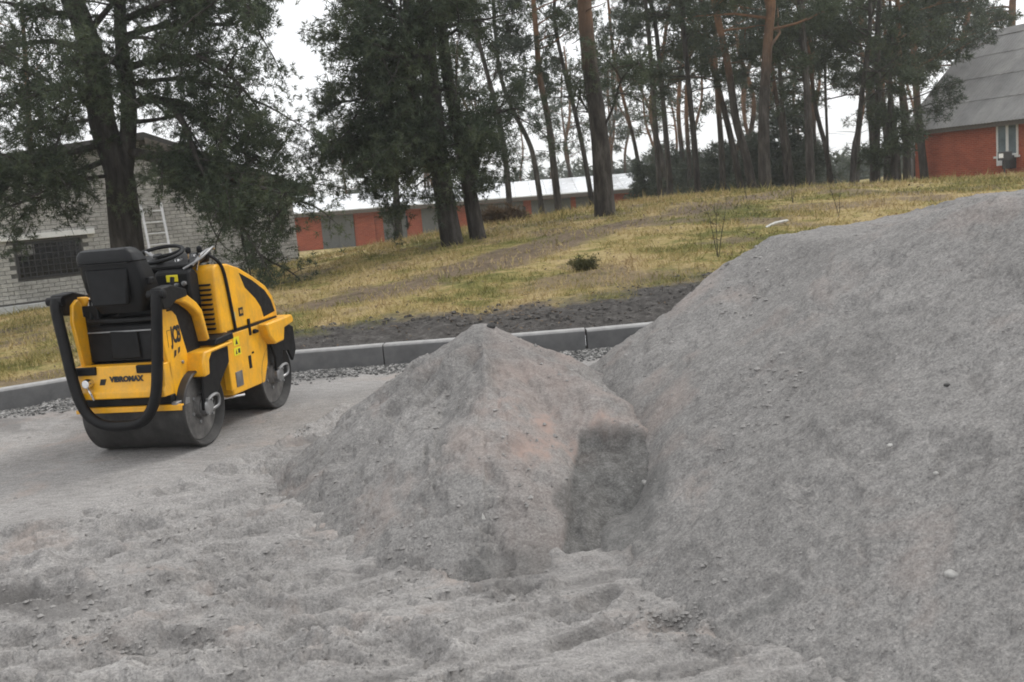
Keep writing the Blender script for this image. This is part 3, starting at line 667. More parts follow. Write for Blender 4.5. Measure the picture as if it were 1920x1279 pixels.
# engine hood
hp = [(-.185, .735), (-.185, 1.215), (-.165, 1.24), (-.12, 1.248), (.03, 1.236), (.20, 1.19), (.42, 1.098), (.60, 1.008), (.70, .915), (.742, .81), (.748, .738)]
hood = MB().prism(hp, -.395, .395).build('hood', M['yellow'], rr, bevel=.035, seg=4)
gp = [(.18, 1.155), (.38, 1.075), (.57, .975), (.66, .885), (.705, .785), (.50, .765), (.47, .85), (.40, .925), (.25, 1.03)]
for s in (1, -1):
    MB().prism(gp, *sorted((s*.385, s*.3975))).build('hood_grille', M['rubber'], hood, bevel=.004)
# radiator louvres in the rear face of the hood and black surround
MB().box((-.26, -.2005, .74), (.262, -.186, 1.12)).build('radiator_screen', M['rubber'], hood, bevel=.004)
for k in range(10):
    z = .775+k*.036
    MB().prism([(-.196, z), (-.214, z-.003), (-.212, z+.010), (-.190, z+.013)], .262, .362).build('louvre', M['rubber'], hood, bevel=.003)
MB().tube(curve3([(.33, -.12, 1.335), (.34, -.14, 1.322), (.385, -.115, 1.28), (.403, -.075, 1.22), (.404, -.04, 1.10), (.404, -.0, .80), (.404, .01, .735)], 30), .013, 8).build('hood_seam_hose', M['rubber'], hood, smooth=True)
MB().prism([(-.20, .722), (-.20, .742), (.72, .742), (.72, .722)], -.398, .401).build('hood_seal', M['black'], rr)
# lower body
lp = [(-.13, .721), (-.15, .45), (-.13, .26), (.385, .255), (.47, .40), (.50, .56), (.60, .64), (.72, .70), (.72, .721)]
body = MB().prism(lp, -.40, .40).build('lower_body', M['yellow'], rr, bevel=.014)
MB().prism([(-.155, .30), (-.155, .74), (-.115, .75), (-.09, .30)], .345, .4025).build('body_post', M['yellow'], body, bevel=.008)
for s in (1, -1):
    x0, x1 = sorted((s*.30, s*.475))
    MB().prism([(.37, .722), (.85, .735), (.875, .69), (.86, .665), (.69, .645), (.655, .545), (.50, .54), (.41, .62)], x0, x1).build('front_fender', M['yellow'], rr, bevel=.015)
    MB().box((s*.403-.006, .215, .66), (s*.403+.006, .245, .79)).build('hood_latch', M['rubber'], body, bevel=.004)
    MB().prism([(.27, .665), (.335, .665), (.335, .685), (.29, .70), (.27, .69)], *sorted((s*.40, s*.425))).build('latch_handle', M['rubber'], body, bevel=.005)
    MB().box((s*.4015-.004, .155, .41), (s*.4015+.004, .195, .51)).build('handle_slot', M['rubber'], body, bevel=.003)
    MB().box((s*.4015-.004, .22, .515), (s*.4015+.004, .25, .53)).build('key_slot', M['rubber'], body, bevel=.002)
    MB().box((s*.4015-.006, -.075, .31), (s*.4015+.004, .03, .425)).build('tie_down_recess', M['steel_face'], body, bevel=.003)
    # stickers
    MB().box((s*.4013-.001, -.055, .545), (s*.4013+.001, .055, .605)).build('warning_sticker', M['warn'], body)
    MB().box((s*.4013-.001, -.045, .62), (s*.4013+.001, .045, .685)).build('warning_sticker', M['warn'], body)
    MB().prism([(-.03, .555), (-.005, .555), (-.018, .595)], *sorted((s*.4020, s*.4032))).prism([(.008, .558), (.04, .558), (.04, .592), (.008, .592)], *sorted((s*.4020, s*.4032))).build('sticker_print', M['decal'], body)
    MB().prism([(-.02, .628), (.02, .628), (0, .672)], *sorted((s*.4020, s*.4032))).build('sticker_print', M['decal'], body)
    MB().box((s*.397-.002, .105, .825), (s*.397+.002, .17, .89)).build('fuel_sticker', M['decal'], hood)
    MB().box((s*.3976-.001, .12, .845), (s*.3976+.003, .14, .872)).box((s*.3976-.001, .15, .845), (s*.3976+.003, .158, .872)).build('fuel_print', M['yellow'], hood)
    MB().box((s*.3962-.001, -.0, .80), (s*.3962+.001, .045, .87)).build('grey_sticker', plain('pale_sticker', (.55, .48, .22), .5), hood)
    MB().lathe([(s*.398, .018), (s*.412, .018), (s*.414, .012)], (0, .45, .64), 10).build('bolt', M['grey_metal'], rr)
MB().prism([(.72, .40), (.90, .42), (.93, .60), (.90, .70), (.72, .72)], -.30, .30).build('front_bumper', M['yellow'], rr, bevel=.012)
MB().box((-.36, .93, .42), (.36, .97, .60)).build('front_beam', M['black'], rr, bevel=.01)
MB().box((-.15, .05, .20), (.15, .36, .27)).build('belly_tank', M['black'], rr, bevel=.01)
MB().tube([(.28, -.16, .245), (.40, .02, .235)], .012, 8).build('tie_rod', M['chrome'], rr, smooth=True)

# ------------------------------------------------------------------ white brick building (gable wall, behind the big pine)
def brick_mat(name, c1, c2, mort=None):
    t = NT(name); oi = t.n.new('ShaderNodeObjectInfo').outputs['Random']
    col = t.ramp(t.noise(1.3, 6, .7, t.pos), [(.3, c1), (.7, c2)])
    col = t.mix(.8, col, t.ramp(t.noise(9, 5, .7, t.pos, (1, 1, 3)), [(.25, (.55, .55, .54)), (.5, (1, 1, 1)), (.75, (1.15, 1.15, 1.12))]), 'MULTIPLY')
    col = t.mix(.35, col, t.ramp(oi, [(0, (.7, .7, .7)), (1, (1.15, 1.15, 1.12))]), 'MULTIPLY')
    wn = t.n.new('ShaderNodeTexVoronoi'); mpv = t.n.new('ShaderNodeMapping'); mpv.inputs['Scale'].default_value = (3.6, 3.6, 9.5); t.L(t.pos, mpv.inputs[0]); t.L(mpv.outputs[0], wn.inputs['Vector']); col = t.mix(.5, col, t.ramp(wn.outputs['Color'], [(.2, (.62, .62, .61)), (.8, (1.15, 1.15, 1.14))]), 'MULTIPLY')
    t.set(col, .9, 0, .2); t.bump(t.noise(60, 4, .7, t.pos), .4, .004); return t.m
M['wbrick'] = brick_mat('silicate_brick', (.36, .35, .33), (.56, .545, .515))
M['mortar'] = plain('mortar', (.13, .127, .12), .95, var=.2)
M['glass_dark'] = plain('dark_glass', (.012, .013, .015), .12, var=.1)
M['bar'] = plain('dark_bars', (.03, .03, .032), .6, var=.2)
M['found'] = plain('painted_foundation', (.55, .55, .54), .85, var=.12, dirt=((.3, .29, .27), .4))
M['tar'] = plain('dark_roofing', (.045, .043, .040), .85, var=.3, bump=.3)
M['darkwood'] = plain('weathered_wood', (.10, .085, .07), .8, var=.3)
M['alu'] = plain('ladder_metal', (.68, .68, .69), .45, .1, var=.12)

A0 = gz(565, 518, -.3); A1 = gz(0, 590, -.3)
dW = (A0-A1); dW[2] = 0; dW /= np.linalg.norm(dW); WLEN = 17.0
W0 = A0-dW*WLEN                         # left end, beyond the frame
wyaw = math.atan2(dW[1], dW[0])
wb = thing('brick_building', 'low white brick building with a gable end and dark roof behind the large pine', 'building', (W0[0], W0[1], -.3), wyaw)
def wall_uv(px, py):
    v = ray(px, py); n = np.array([-dW[1], dW[0], 0]); t = ((W0-_C)@n)/(v@n); q = _C+v*t; return (q-W0)@dW, q[2]+.3
EAVE = 2.45; RIDGE_U, RIDGE_Z = wall_uv(262, 264)
def gable_z(u): return EAVE+(RIDGE_Z-EAVE)*min(u/RIDGE_U, (WLEN-u)/(WLEN-RIDGE_U))
MB().prism([(0, -1.2), (WLEN, -1.2), (WLEN, EAVE), (RIDGE_U, RIDGE_Z), (0, EAVE)], .03, 9, 'y').build('wall', M['mortar'], wb)
# window opening in the gable wall
wu0, wz0 = wall_uv(36, 526); wu1, wz1 = wall_uv(150, 445); lu1, lz1 = wall_uv(177, 440); lu0 = wall_uv(-60, 455)[0]
rr_ = random.Random(3)
cands = []; BH, BL = .088, .25
row = 0; z = .22
while z < RIDGE_Z:
    u = -(row % 2)*.13
    while u < WLEN:
        a, b = max(u, 0), min(u+BL, WLEN)
        if b-a > .06 and z+BH < gable_z((a+b)/2) and not (a < wu1-.01 and b > wu0+.01 and z < wz1 and z+BH > wz0):
            if a < wu0 < b and z < wz1 and z+BH > wz0: b = wu0
            if a < wu1 < b and z < wz1 and z+BH > wz0: a = wu1
            if b-a > .05: cands.append((a, b, z))
        u += BL+.012
    z += BH+.012; row += 1
def proj(P):
    v = np.array(P)-_C; d = v@_F; return 960+FPX*(v@_R)/d, 639.5-FPX*(v@_U)/d, d
def bw(u, z): return W0+dW*u+np.array([0, 0, z-.3])
near = []
for i, (a, b, z) in enumerate(cands):
    x, y, d = proj(bw((a+b)/2, z))
    if 0 < x < 570 and 330 < y < 600 and not (185 < x < 275 and y > 330) and not (95 < x < 520 and y > 500): near.append((d, i))
near.sort(); single = set(i for _, i in near[:300])
def brick_box(m, a, b, z, r):
    o = r.uniform(-.004, .004); m.box((a, -.0+o, z), (b, .06, z+BH))
bm_all = MB()
for i, (a, b, z) in enumerate(cands):
    if i in single: continue
    brick_box(bm_all, a, b, z, rr_)
tag(bm_all.build('brickwork', M['wbrick'], wb), kind='stuff')
unit = MB().box((-BL/2, 0, 0), (BL/2, .06, BH)); first = None
for i in sorted(single):
    a, b, z = cands[i]
    if first is None: o = first = unit.build('brick', M['wbrick'], wb)
    else: o = first.copy(); COL.objects.link(o)
    o.location = ((a+b)/2, rr_.uniform(-.004, .004), z); o.scale = ((b-a)/BL, 1, 1)
MB().box((-.1, -.12, -1.0), (WLEN+.06, .03, .17)).build('foundation', M['found'], wb, bevel=.01)
MB().box((lu0, -.10, wz1+.06), (lu1, .05, wz1+.19)).build('lintel', M['white'], wb, bevel=.008)
win = MB()
for (a, b, c, d) in ((wu0, wu1, wz0, wz0+.06), (wu0, wu1, wz1-.06, wz1), (wu0, wu0+.06, wz0, wz1), (wu1-.06, wu1, wz0, wz1)): win.box((a+.001, .0, c+.001), (b-.001, .045, d-.001))
win = win.build('window', M['bar'], wb)
MB().box((wu0+.03, .024, wz0+.03), (wu1-.03, .028, wz1-.03)).build('pane', M['glass_dark'], win)
MB().box((wu0+.05, .018, wz1-.05-(wz1-wz0)*.3), (wu0+.05+(wu1-wu0)*.26, .0225, wz1-.05)).build('vent_board', M['grey_metal'], win)
nb = 11
for k in range(1, nb):
    u = wu0+(wu1-wu0)*k/nb; MB().box((u-.011, -.012, wz0), (u+.011, .004, wz1)).build('bar', M['bar'], win)
for k in range(1, 6):
    z = wz0+(wz1-wz0)*k/6; MB().box((wu0, -.006, z-.010), (wu1, .010, z+.010)).build('bar', M['bar'], win)
# roof slopes with an overhanging verge
rf = MB()
for (u0, z0, u1, z1) in ((RIDGE_U, RIDGE_Z, WLEN+.5, EAVE-.5*(RIDGE_Z-EAVE)/(WLEN-RIDGE_U)), (RIDGE_U, RIDGE_Z, -.5, EAVE-.5*(RIDGE_Z-EAVE)/RIDGE_U)):
    rf.prism([(u0, z0+.0), (u1, z1), (u1, z1+.16), (u0, z0+.18)], -.45, 9.3, 'y')
rf.build('roof', M['tar'], wb)
MB().prism([(RIDGE_U, RIDGE_Z-.12), (WLEN+.5, EAVE-.12-.5*(RIDGE_Z-EAVE)/(WLEN-RIDGE_U)), (WLEN+.5, EAVE+.05-.5*(RIDGE_Z-EAVE)/(WLEN-RIDGE_U)), (RIDGE_U, RIDGE_Z+.05)], -.48, -.452, 'y').build('verge_board', M['darkwood'], wb)

# ladder leaning on that wall
l0 = wall_uv(258, 372); l1 = wall_uv(296, 372); lb = wall_uv(275, 540)
ld = thing('ladder', 'pale metal ladder leaning upright on the white brick wall right of the pine trunk', 'ladder', tuple(bw((lb[0]+.35), 0)+np.array([dW[1], -dW[0], 0])*.75), wyaw)
ww = (l1[0]-l0[0]); hgt = max(l0[1], 2.6)+.1
lean = Matrix.Rotation(-math.atan2(.6, hgt), 4, 'X')
for s in (-1, 1):
    q = MB().box((s*ww/2-.03, -.025, -.12), (s*ww/2+.03, .025, hgt), lean).build('rail', M['alu'], ld, bevel=.006)
for k in range(int(hgt/.29)):
    z = .18+k*.29; MB().tube([lean @ Vector((-ww/2, 0, z)), lean @ Vector((ww/2, 0, z))], .018, 8).build('rung', M['alu'], ld, smooth=True)

# ------------------------------------------------------------------ red brick house on the right
def redbrick():
    t = NT('red_brick'); mp = t.n.new('ShaderNodeMapping'); t.L(t.obj, mp.inputs[0]); mp.inputs['Rotation'].default_value = (R_(90), 0, 0)
    b = t.n.new('ShaderNodeTexBrick'); t.L(mp.outputs[0], b.inputs['Vector'])
    b.inputs['Scale'].default_value = 1; b.inputs['Brick Width'].default_value = .26; b.inputs['Row Height'].default_value = .077; b.inputs['Mortar Size'].default_value = .008
    b.inputs['Color1'].default_value = (.33, .062, .030, 1); b.inputs['Color2'].default_value = (.43, .092, .042, 1); b.inputs['Mortar'].default_value = (.42, .20, .13, 1)
    c = t.mix(.7, b.outputs[0], t.ramp(t.noise(1.1, 5, .65), [(.3, (.72, .72, .72)), (.7, (1.12, 1.1, 1.08))]), 'MULTIPLY')
    c = t.mix(.5, c, t.ramp(t.noise(3.5, 5, .65, None, (.4, 1, 3)), [(.3, (.75, .75, .75)), (.7, (1.1, 1.1, 1.1))]), 'MULTIPLY')
    t.set(c, .85, 0, .25); t.bump(b.outputs[1], -.4, .008); return t.m
M['rbrick'] = redbrick()
def slate_mat():
    t = NT('asbestos_slate'); a = t.n.new('ShaderNodeObjectInfo').outputs['Random']
    c = t.ramp(t.noise(1.2, 6, .7, t.pos), [(.3, (.19, .187, .182)), (.7, (.30, .295, .285))])
    c = t.mix(.6, c, t.ramp(a, [(0, (.82, .82, .83)), (1, (1.12, 1.11, 1.1))]), 'MULTIPLY')
    t.set(c, .8, 0, .3); return t.m
M['slate'] = slate_mat()
hc = gy(1716, 300, 45); hz = .05
hd = np.array([.35, -.937]); hyaw = math.atan2(hd[1], hd[0])
hs_ = thing('brick_house', 'red brick house with a steep grey sheet roof at the right edge', 'house', (hc[0], hc[1], hz), hyaw)
# local: x along the front wall (towards the camera), y into the house
EZ = 2.85; HL = 12.0; HD = 8.0; RZ = 3.7
MB().prism([(0, -.5), (HD, -.5), (HD, EZ), (HD/2, EZ+RZ), (0, EZ)], 0, HL, 'x').build('wall', M['rbrick'], hs_)
MB().box((-.05, -.05, -.5), (HL+.05, -.001, .10)).build('plinth', plain('plinth_render', (.32, .29, .26), .9), hs_)
sl_ = math.hypot(HD/2, RZ); sdy, sdz = HD/2/sl_, RZ/sl_
def roofpt(u, s, up=0, side=1):
    y = -.45*sdy+sdy*s-sdz*up if side == 1 else HD+.45*sdy-sdy*s+sdz*up
    return (u, y, EZ-.45*sdz+sdz*s+sdy*up)
NC = 4; NS = 13; sw_ = (HL+1.0)/NS; sh_ = (sl_+.45)/NC
base_sheet = {}
for side in (1, -1):
    for r in range(NC):
        for c in range(NS):
            if side == -1 and c > 3: continue
            m = MB(); nseg = 24; vs = []; u0 = -.5+c*sw_; lift = rr_.uniform(0, .008)
            for j in range(nseg+1):
                u = u0+sw_*1.03*j/nseg; w = .018*math.cos(j/nseg*math.pi*2*6.5)
                for (s, up) in ((r*sh_-.06, .046+lift), ((r+1)*sh_+.04, .028)):
                    vs.append(roofpt(u, s, up+w, side))
            m.add(vs, [(2*j, 2*j+2, 2*j+3, 2*j+1) for j in range(nseg)])
            o = m.build('roof_sheet', M['slate'], hs_); so2 = o.modifiers.new('thick', 'SOLIDIFY'); so2.thickness = .012
MB().prism([(HD/2-.28, EZ+RZ-.16), (HD/2, EZ+RZ+.15), (HD/2+.28, EZ+RZ-.16), (HD/2+.24, EZ+RZ-.2), (HD/2, EZ+RZ+.08), (HD/2-.24, EZ+RZ-.2)], -.5, HL+.5, 'x').build('ridge_cap', M['slate'], hs_)
MB().box((-.45, -.34, EZ-.50), (HL+.45, -.31, EZ-.26)).build('fascia', M['darkwood'], hs_, bevel=.005)
MB().box((-.45, -.31, EZ-.40), (HL+.45, .0, EZ-.37)).build('soffit', M['darkwood'], hs_)
MB().tube([(-.06, -.12, EZ-.3), (-.06, -.10, -.3)], .05, 10).build('drainpipe', M['grey_metal'], hs_, smooth=True)
def house_uv(px, py):
    n = np.array([-hd[1], hd[0], 0]); d3 = np.array([hd[0], hd[1], 0]); o = np.array([hc[0], hc[1], 0]); v = ray(px, py); t = ((o-_C)@n)/(v@n); q = _C+v*t; return (q-o)@d3, q[2]-hz
u0, z1 = house_uv(1869, 233); u1, z0 = house_uv(1910, 290)
def window_in(u0, u1, z0, z1, par, dark=False):
    f = MB(); t = .075
    for (a, b, c, d) in ((u0, u1, z0, z0+t), (u0, u1, z1-t, z1), (u0, u0+t, z0+t, z1-t), (u1-t, u1, z0+t, z1-t)): f.box((a, -.05, c), (b, .0, d))
    w = f.build('window', M['white'], par, bevel=.006); um = (u0+u1)/2
    MB().box((um-.06, -.045, z0+t), (um+.06, -.002, z1-t)).build('mullion', M['white'], w, bevel=.006)
    for (a, b) in ((u0+t, um-.06), (um+.06, u1-t)):
        MB().box((a, -.018, z0+t), (b, -.012, z1-t)).build('pane', M['pane'], w)
        MB().box((a+.06, -.0115, z0+t), (a+(b-a)*.6, -.008, z1-t)).build('curtain', M['white'], w)
    MB().box((u0-.08, -.13, z0-.09), (u1+.08, -.001, z0-.005)).build('sill', M['white'], w, bevel=.01)
M['pane'] = plain('window_glass', (.16, .20, .22), .06, var=.3, scale=2)
window_in(u0, u1, z0, z1, hs_)
window_in(u1+2.2, u1+2.2+(u1-u0), z0, z1, hs_)
MB().box((u0-.02, -.004, z1+.001), (u1+.02, .02, z1+.16)).build('lintel', plain('soldier_course', (.42, .10, .045), .85), hs_)
bx = house_uv(1890, 302)
MB().box((bx[0]-.30, -.30, bx[1]-.16), (bx[0]-.02, -.02, bx[1]+.16)).build('meter_box', M['alu'], hs_, bevel=.01)
MB().box((bx[0]+.02, -.34, bx[1]-.30), (bx[0]+.42, -.02, bx[1]+.22)).build('wall_unit', M['bar'], hs_, bevel=.01)
pp = gy(1884, 325, 33); pt = gy(1880, 292, 33)
pz = float(bank_h(np.array([pp[0]]), np.array([pp[1]]))[0])
nb_ = thing('notice_board', 'small dark board on a thin post in the grass below the white house window', 'notice board', (pp[0], pp[1], pz))
MB().tube([(0, 0, -.3), (-.01, 0, .62)], .028, 8).build('post', M['bar'], nb_, smooth=True)
MB().box((-.22, -.03, .58), (.24, .02, .86)).build('board', M['bar'], nb_, bevel=.01)
MB().box((-.21, -.034, .66), (-.06, -.030, .80)).build('notice', M['white'], nb_)

# ------------------------------------------------------------------ long low red building beyond the hill
B0 = gy(470, 408, 62); B1 = gy(1230, 351, 62)
fl = thing('long_building', 'long low red brick building with a bright wet metal roof beyond the grassy rise', 'building', (B0[0], B0[1], B0[2]), 0)
LL = B1[0]-B0[0]; fl.rotation_euler = (0, math.atan2(-(B1[2]-B0[2]), LL), 0)
M['wetroof_sheen'] = plain('wet_roof_sky_sheen', (.88, .90, .92), .22, .25, var=.04, scale=.6)  # sky reflection on the wet metal painted in as near-white colour
MB().box((0, .9, -4.5), (LL, 9, -.06)).build('wall', M['rbrick'], fl)
rb = MB()
NP = 26
for k in range(NP):
    a, b = LL*k/NP, LL*(k+1)/NP
    o = MB().prism([(0, 0), (5.2, .95), (5.2, 1.01), (0, .06)], a+.01, b-.01, 'x').build('roof_panel', M['wetroof_sheen'], fl)
    MB().box((a-.02, 0, .0), (a+.02, .04, .10)).build('roof_seam', M['wetroof_sheen'], o)
MB().prism([(5.2, 1.01), (10.4, .0), (10.4, -.06), (5.2, .95)], 0, LL, 'x').build('roof', M['wetroof_sheen'], fl)
MB().box((0, .02, -.22), (LL, .06, -.002)).build('fascia', M['darkwood'], fl)
MB().box((0, .06, -.12), (LL, .9, -.08)).build('soffit', M['darkwood'], fl)
M['gate_dark_wall'] = plain('grey_gate_wall', (.12, .125, .12), .6, var=.15)
for (p0, p1) in ((598, 660), (688, 700), (716, 760), (790, 850), (880, 985), (1000, 1075), (1085, 1150)):  # right-hand gates are added to darken the wall there
    a = gy(p0, 420, 62)[0]-B0[0]; b = gy(p1, 420, 62)[0]-B0[0]
    if p1-p0 > 20:
        d = MB().box((a, .82, -3.2), (b, .895, -.25)).build('gate_dark_wall', M['gate_dark_wall'], fl)
        n_ = max(2, int((b-a)/.5))
        for k in range(n_): MB().box((a+(b-a)*k/n_+.03, .79, -3.1), (a+(b-a)*(k+1)/n_-.03, .82, -.35)).build('board', M['gate_dark_wall'], d)
    else: MB().box((a, .78, -3.2), (b, .895, -.15)).build('pier', M['rbrick'], fl)
for (p, q) in ((735, 412), (960, 398)):
    a = gy(p, q, 62)[0]-B0[0]; MB().box((a, .86, -1.3), (a+.9, .898, -.6)).build('window', M['glass_dark'], fl)

# ------------------------------------------------------------------ pines
def bark_mat():
    t = NT('pine_bark'); sx = t.n.new('ShaderNodeSeparateXYZ'); t.L(t.obj, sx.inputs[0])
    fur = t.noise(7, 5, .7, t.obj, (1, 1, .22)); pl = t.noise(3, 4, .6)
    low = t.ramp(fur, [(.32, (.016, .014, .012)), (.52, (.052, .046, .040)), (.72, (.11, .10, .088))])
    up = t.ramp(pl, [(.3, (.11, .066, .042)), (.7, (.23, .13, .075))])
    hgt = t.math('ADD', sx.outputs[2], t.math('MULTIPLY', t.math('SUBTRACT', t.noise(1.2, 4), .5), 2.0))
    k = t.ramp(t.math('DIVIDE', hgt, 10.0), [(.30, 0.0), (.50, 1.0)])
    t.set(t.mix(k, low, up), .9, 0, .15); t.bump(fur, .9, .03); return t.m
M['bark'] = bark_mat()
M['gbark'] = None
def dark_bark(nm='dark_bark', f=1.0):
    t = NT(nm); fur = t.noise(7, 5, .7, t.obj, (1, 1, .22))
    t.set(t.ramp(fur, [(.32, (.016*f, .014*f, .012*f)), (.52, (.048*f, .043*f, .038*f)), (.72, (.10*f, .092*f, .083*f))]), .9, 0, .15); t.bump(fur, .9, .03); return t.m
M['dbark'] = dark_bark(); M['gbark'] = dark_bark('grey_bark', 1.35)
def needle_mat(name, a, b, c):
    t = NT(name); n = t.noise(.9, 4, .6, t.pos); n2 = t.noise(7, 3, .7, t.pos)
    col = t.ramp(t.math('ADD', t.math('MULTIPLY', n, .45), t.math('MULTIPLY', n2, .55)), [(.36, a), (.5, b), (.66, c)])
    t.set(col, .6, 0, .3)
    tr = t.n.new('ShaderNodeBsdfTranslucent'); t.L(col, tr.inputs[0]); ms = t.n.new('ShaderNodeMixShader'); ms.inputs[0].default_value = .22
    t.L(t.b.outputs[0], ms.inputs[1]); t.L(tr.outputs[0], ms.inputs[2]); t.L(ms.outputs[0], t.out.inputs[0]); return t.m
M['needle'] = needle_mat('pine_needles', (.025, .037, .023), (.053, .072, .039), (.11, .128, .064))
M['needle2'] = needle_mat('grey_pine_needles', (.028, .040, .031), (.056, .073, .052), (.105, .122, .086))

def blades(pos, dr_, n, ln, w, r):
    """n needle blades per tuft: thin triangles fanning round the tuft direction"""
    P = np.repeat(pos, n, 0); D = np.repeat(dr_, n, 0); q = r.normal(size=P.shape); q /= np.linalg.norm(q, axis=1)[:, None]
    d = D*.55+q; d /= np.linalg.norm(d, axis=1)[:, None]
    L = ln*r.uniform(.6, 1.25, (len(P), 1)); s = np.cross(d, r.normal(size=P.shape)); s /= np.linalg.norm(s, axis=1)[:, None]+1e-9
    b = P+q*ln*.18; s = s*w*r.uniform(.7, 1.3, (len(P), 1))
    v = np.stack([b-s, b+s, b+d*L], 1).reshape(-1, 3); return v
class Crown:
    den = 1.0
    def __init__(s, seed): s.r = np.random.default_rng(seed); s.pos = []; s.dir = []; s.tw = MB()
    def sprig(s, p, d, ln, nt_, droop=.15, tw_r=.008, spread=.13):
        """a twig from p along d with nt_ tufts on it"""
        d = d/np.linalg.norm(d); e = p+d*ln+np.array([0, 0, -droop*ln])
        s.tw.tube([p, (p+e)/2+np.array([0, 0, .06*ln]), e], [tw_r, tw_r*.7, tw_r*.4], 3, False)
        t = s.r.uniform(.25, 1.05, (nt_, 1)); q = p+(e-p)*t+s.r.normal(size=(nt_, 3))*spread
        dd = (e-p)/np.linalg.norm(e-p)+np.array([0, 0, .35])+s.r.normal(size=(nt_, 3))*.5; dd /= np.linalg.norm(dd, axis=1)[:, None]
        s.pos.append(q); s.dir.append(dd)
    def limb(s, pts, t0=.35, step=.22, ln=.7, nt_=10, flat=.35, droop=.04, spread=.10):
        pts = [np.array(p) for p in pts]; seg = [np.linalg.norm(b-a) for a, b in zip(pts[:-1], pts[1:])]; tot = sum(seg); x = t0*tot
        while x < tot:
            y = x; i = 0
            while i < len(seg)-1 and y > seg[i]: y -= seg[i]; i += 1
            p = pts[i]+(pts[i+1]-pts[i])*min(1, y/seg[i]); ax = (pts[i+1]-pts[i])/seg[i]
            k = s.r.normal(size=3); k[2] *= flat; k -= ax*(k@ax); k /= np.linalg.norm(k)+1e-9
            s.sprig(p, k*.9+ax*.7, ln*s.r.uniform(.5, 1.2)*(1.15-.45*x/tot), max(2, int(nt_*s.r.uniform(.6, 1.4))), droop, spread=spread)
            x += step*s.r.uniform(.5, 1.6)/s.den
        s.sprig(pts[-1], pts[-1]-pts[-2], ln*.6, nt_, droop, spread=spread)
    def mesh(s, name, nb, ln, w, mat):
        P = np.concatenate(s.pos); D = np.concatenate(s.dir); v = blades(P, D, nb, ln, w, s.r); n = len(v)//3
        me = mesh_np(name, v, np.arange(n*3).reshape(n, 3), mat); return me, len(P)

def bent(p, d, ln, r, sag=.0, up=.0, n=6, wob=.12):
    p = np.array(p, float); d = np.array(d, float); d /= np.linalg.norm(d); out = [p.copy()]
    for k in range(n):
        d = d+r.normal(size=3)*wob+np.array([0, 0, up-sag*(k/n)]); d /= np.linalg.norm(d); p = p+d*ln/n; out.append(p.copy())
    return out

def trunk_mesh(m, pts, r0, r1, n=10, flare=1.22):
    c = curve3(pts, max(10, len(pts)*4)); k = len(c); t = np.linspace(0, 1, k)
    rad = r0*(1-t)+r1*t; rad = rad*(1+(flare-1)*np.exp(-t*k*.55)); m.tube(c, list(rad), n); return c

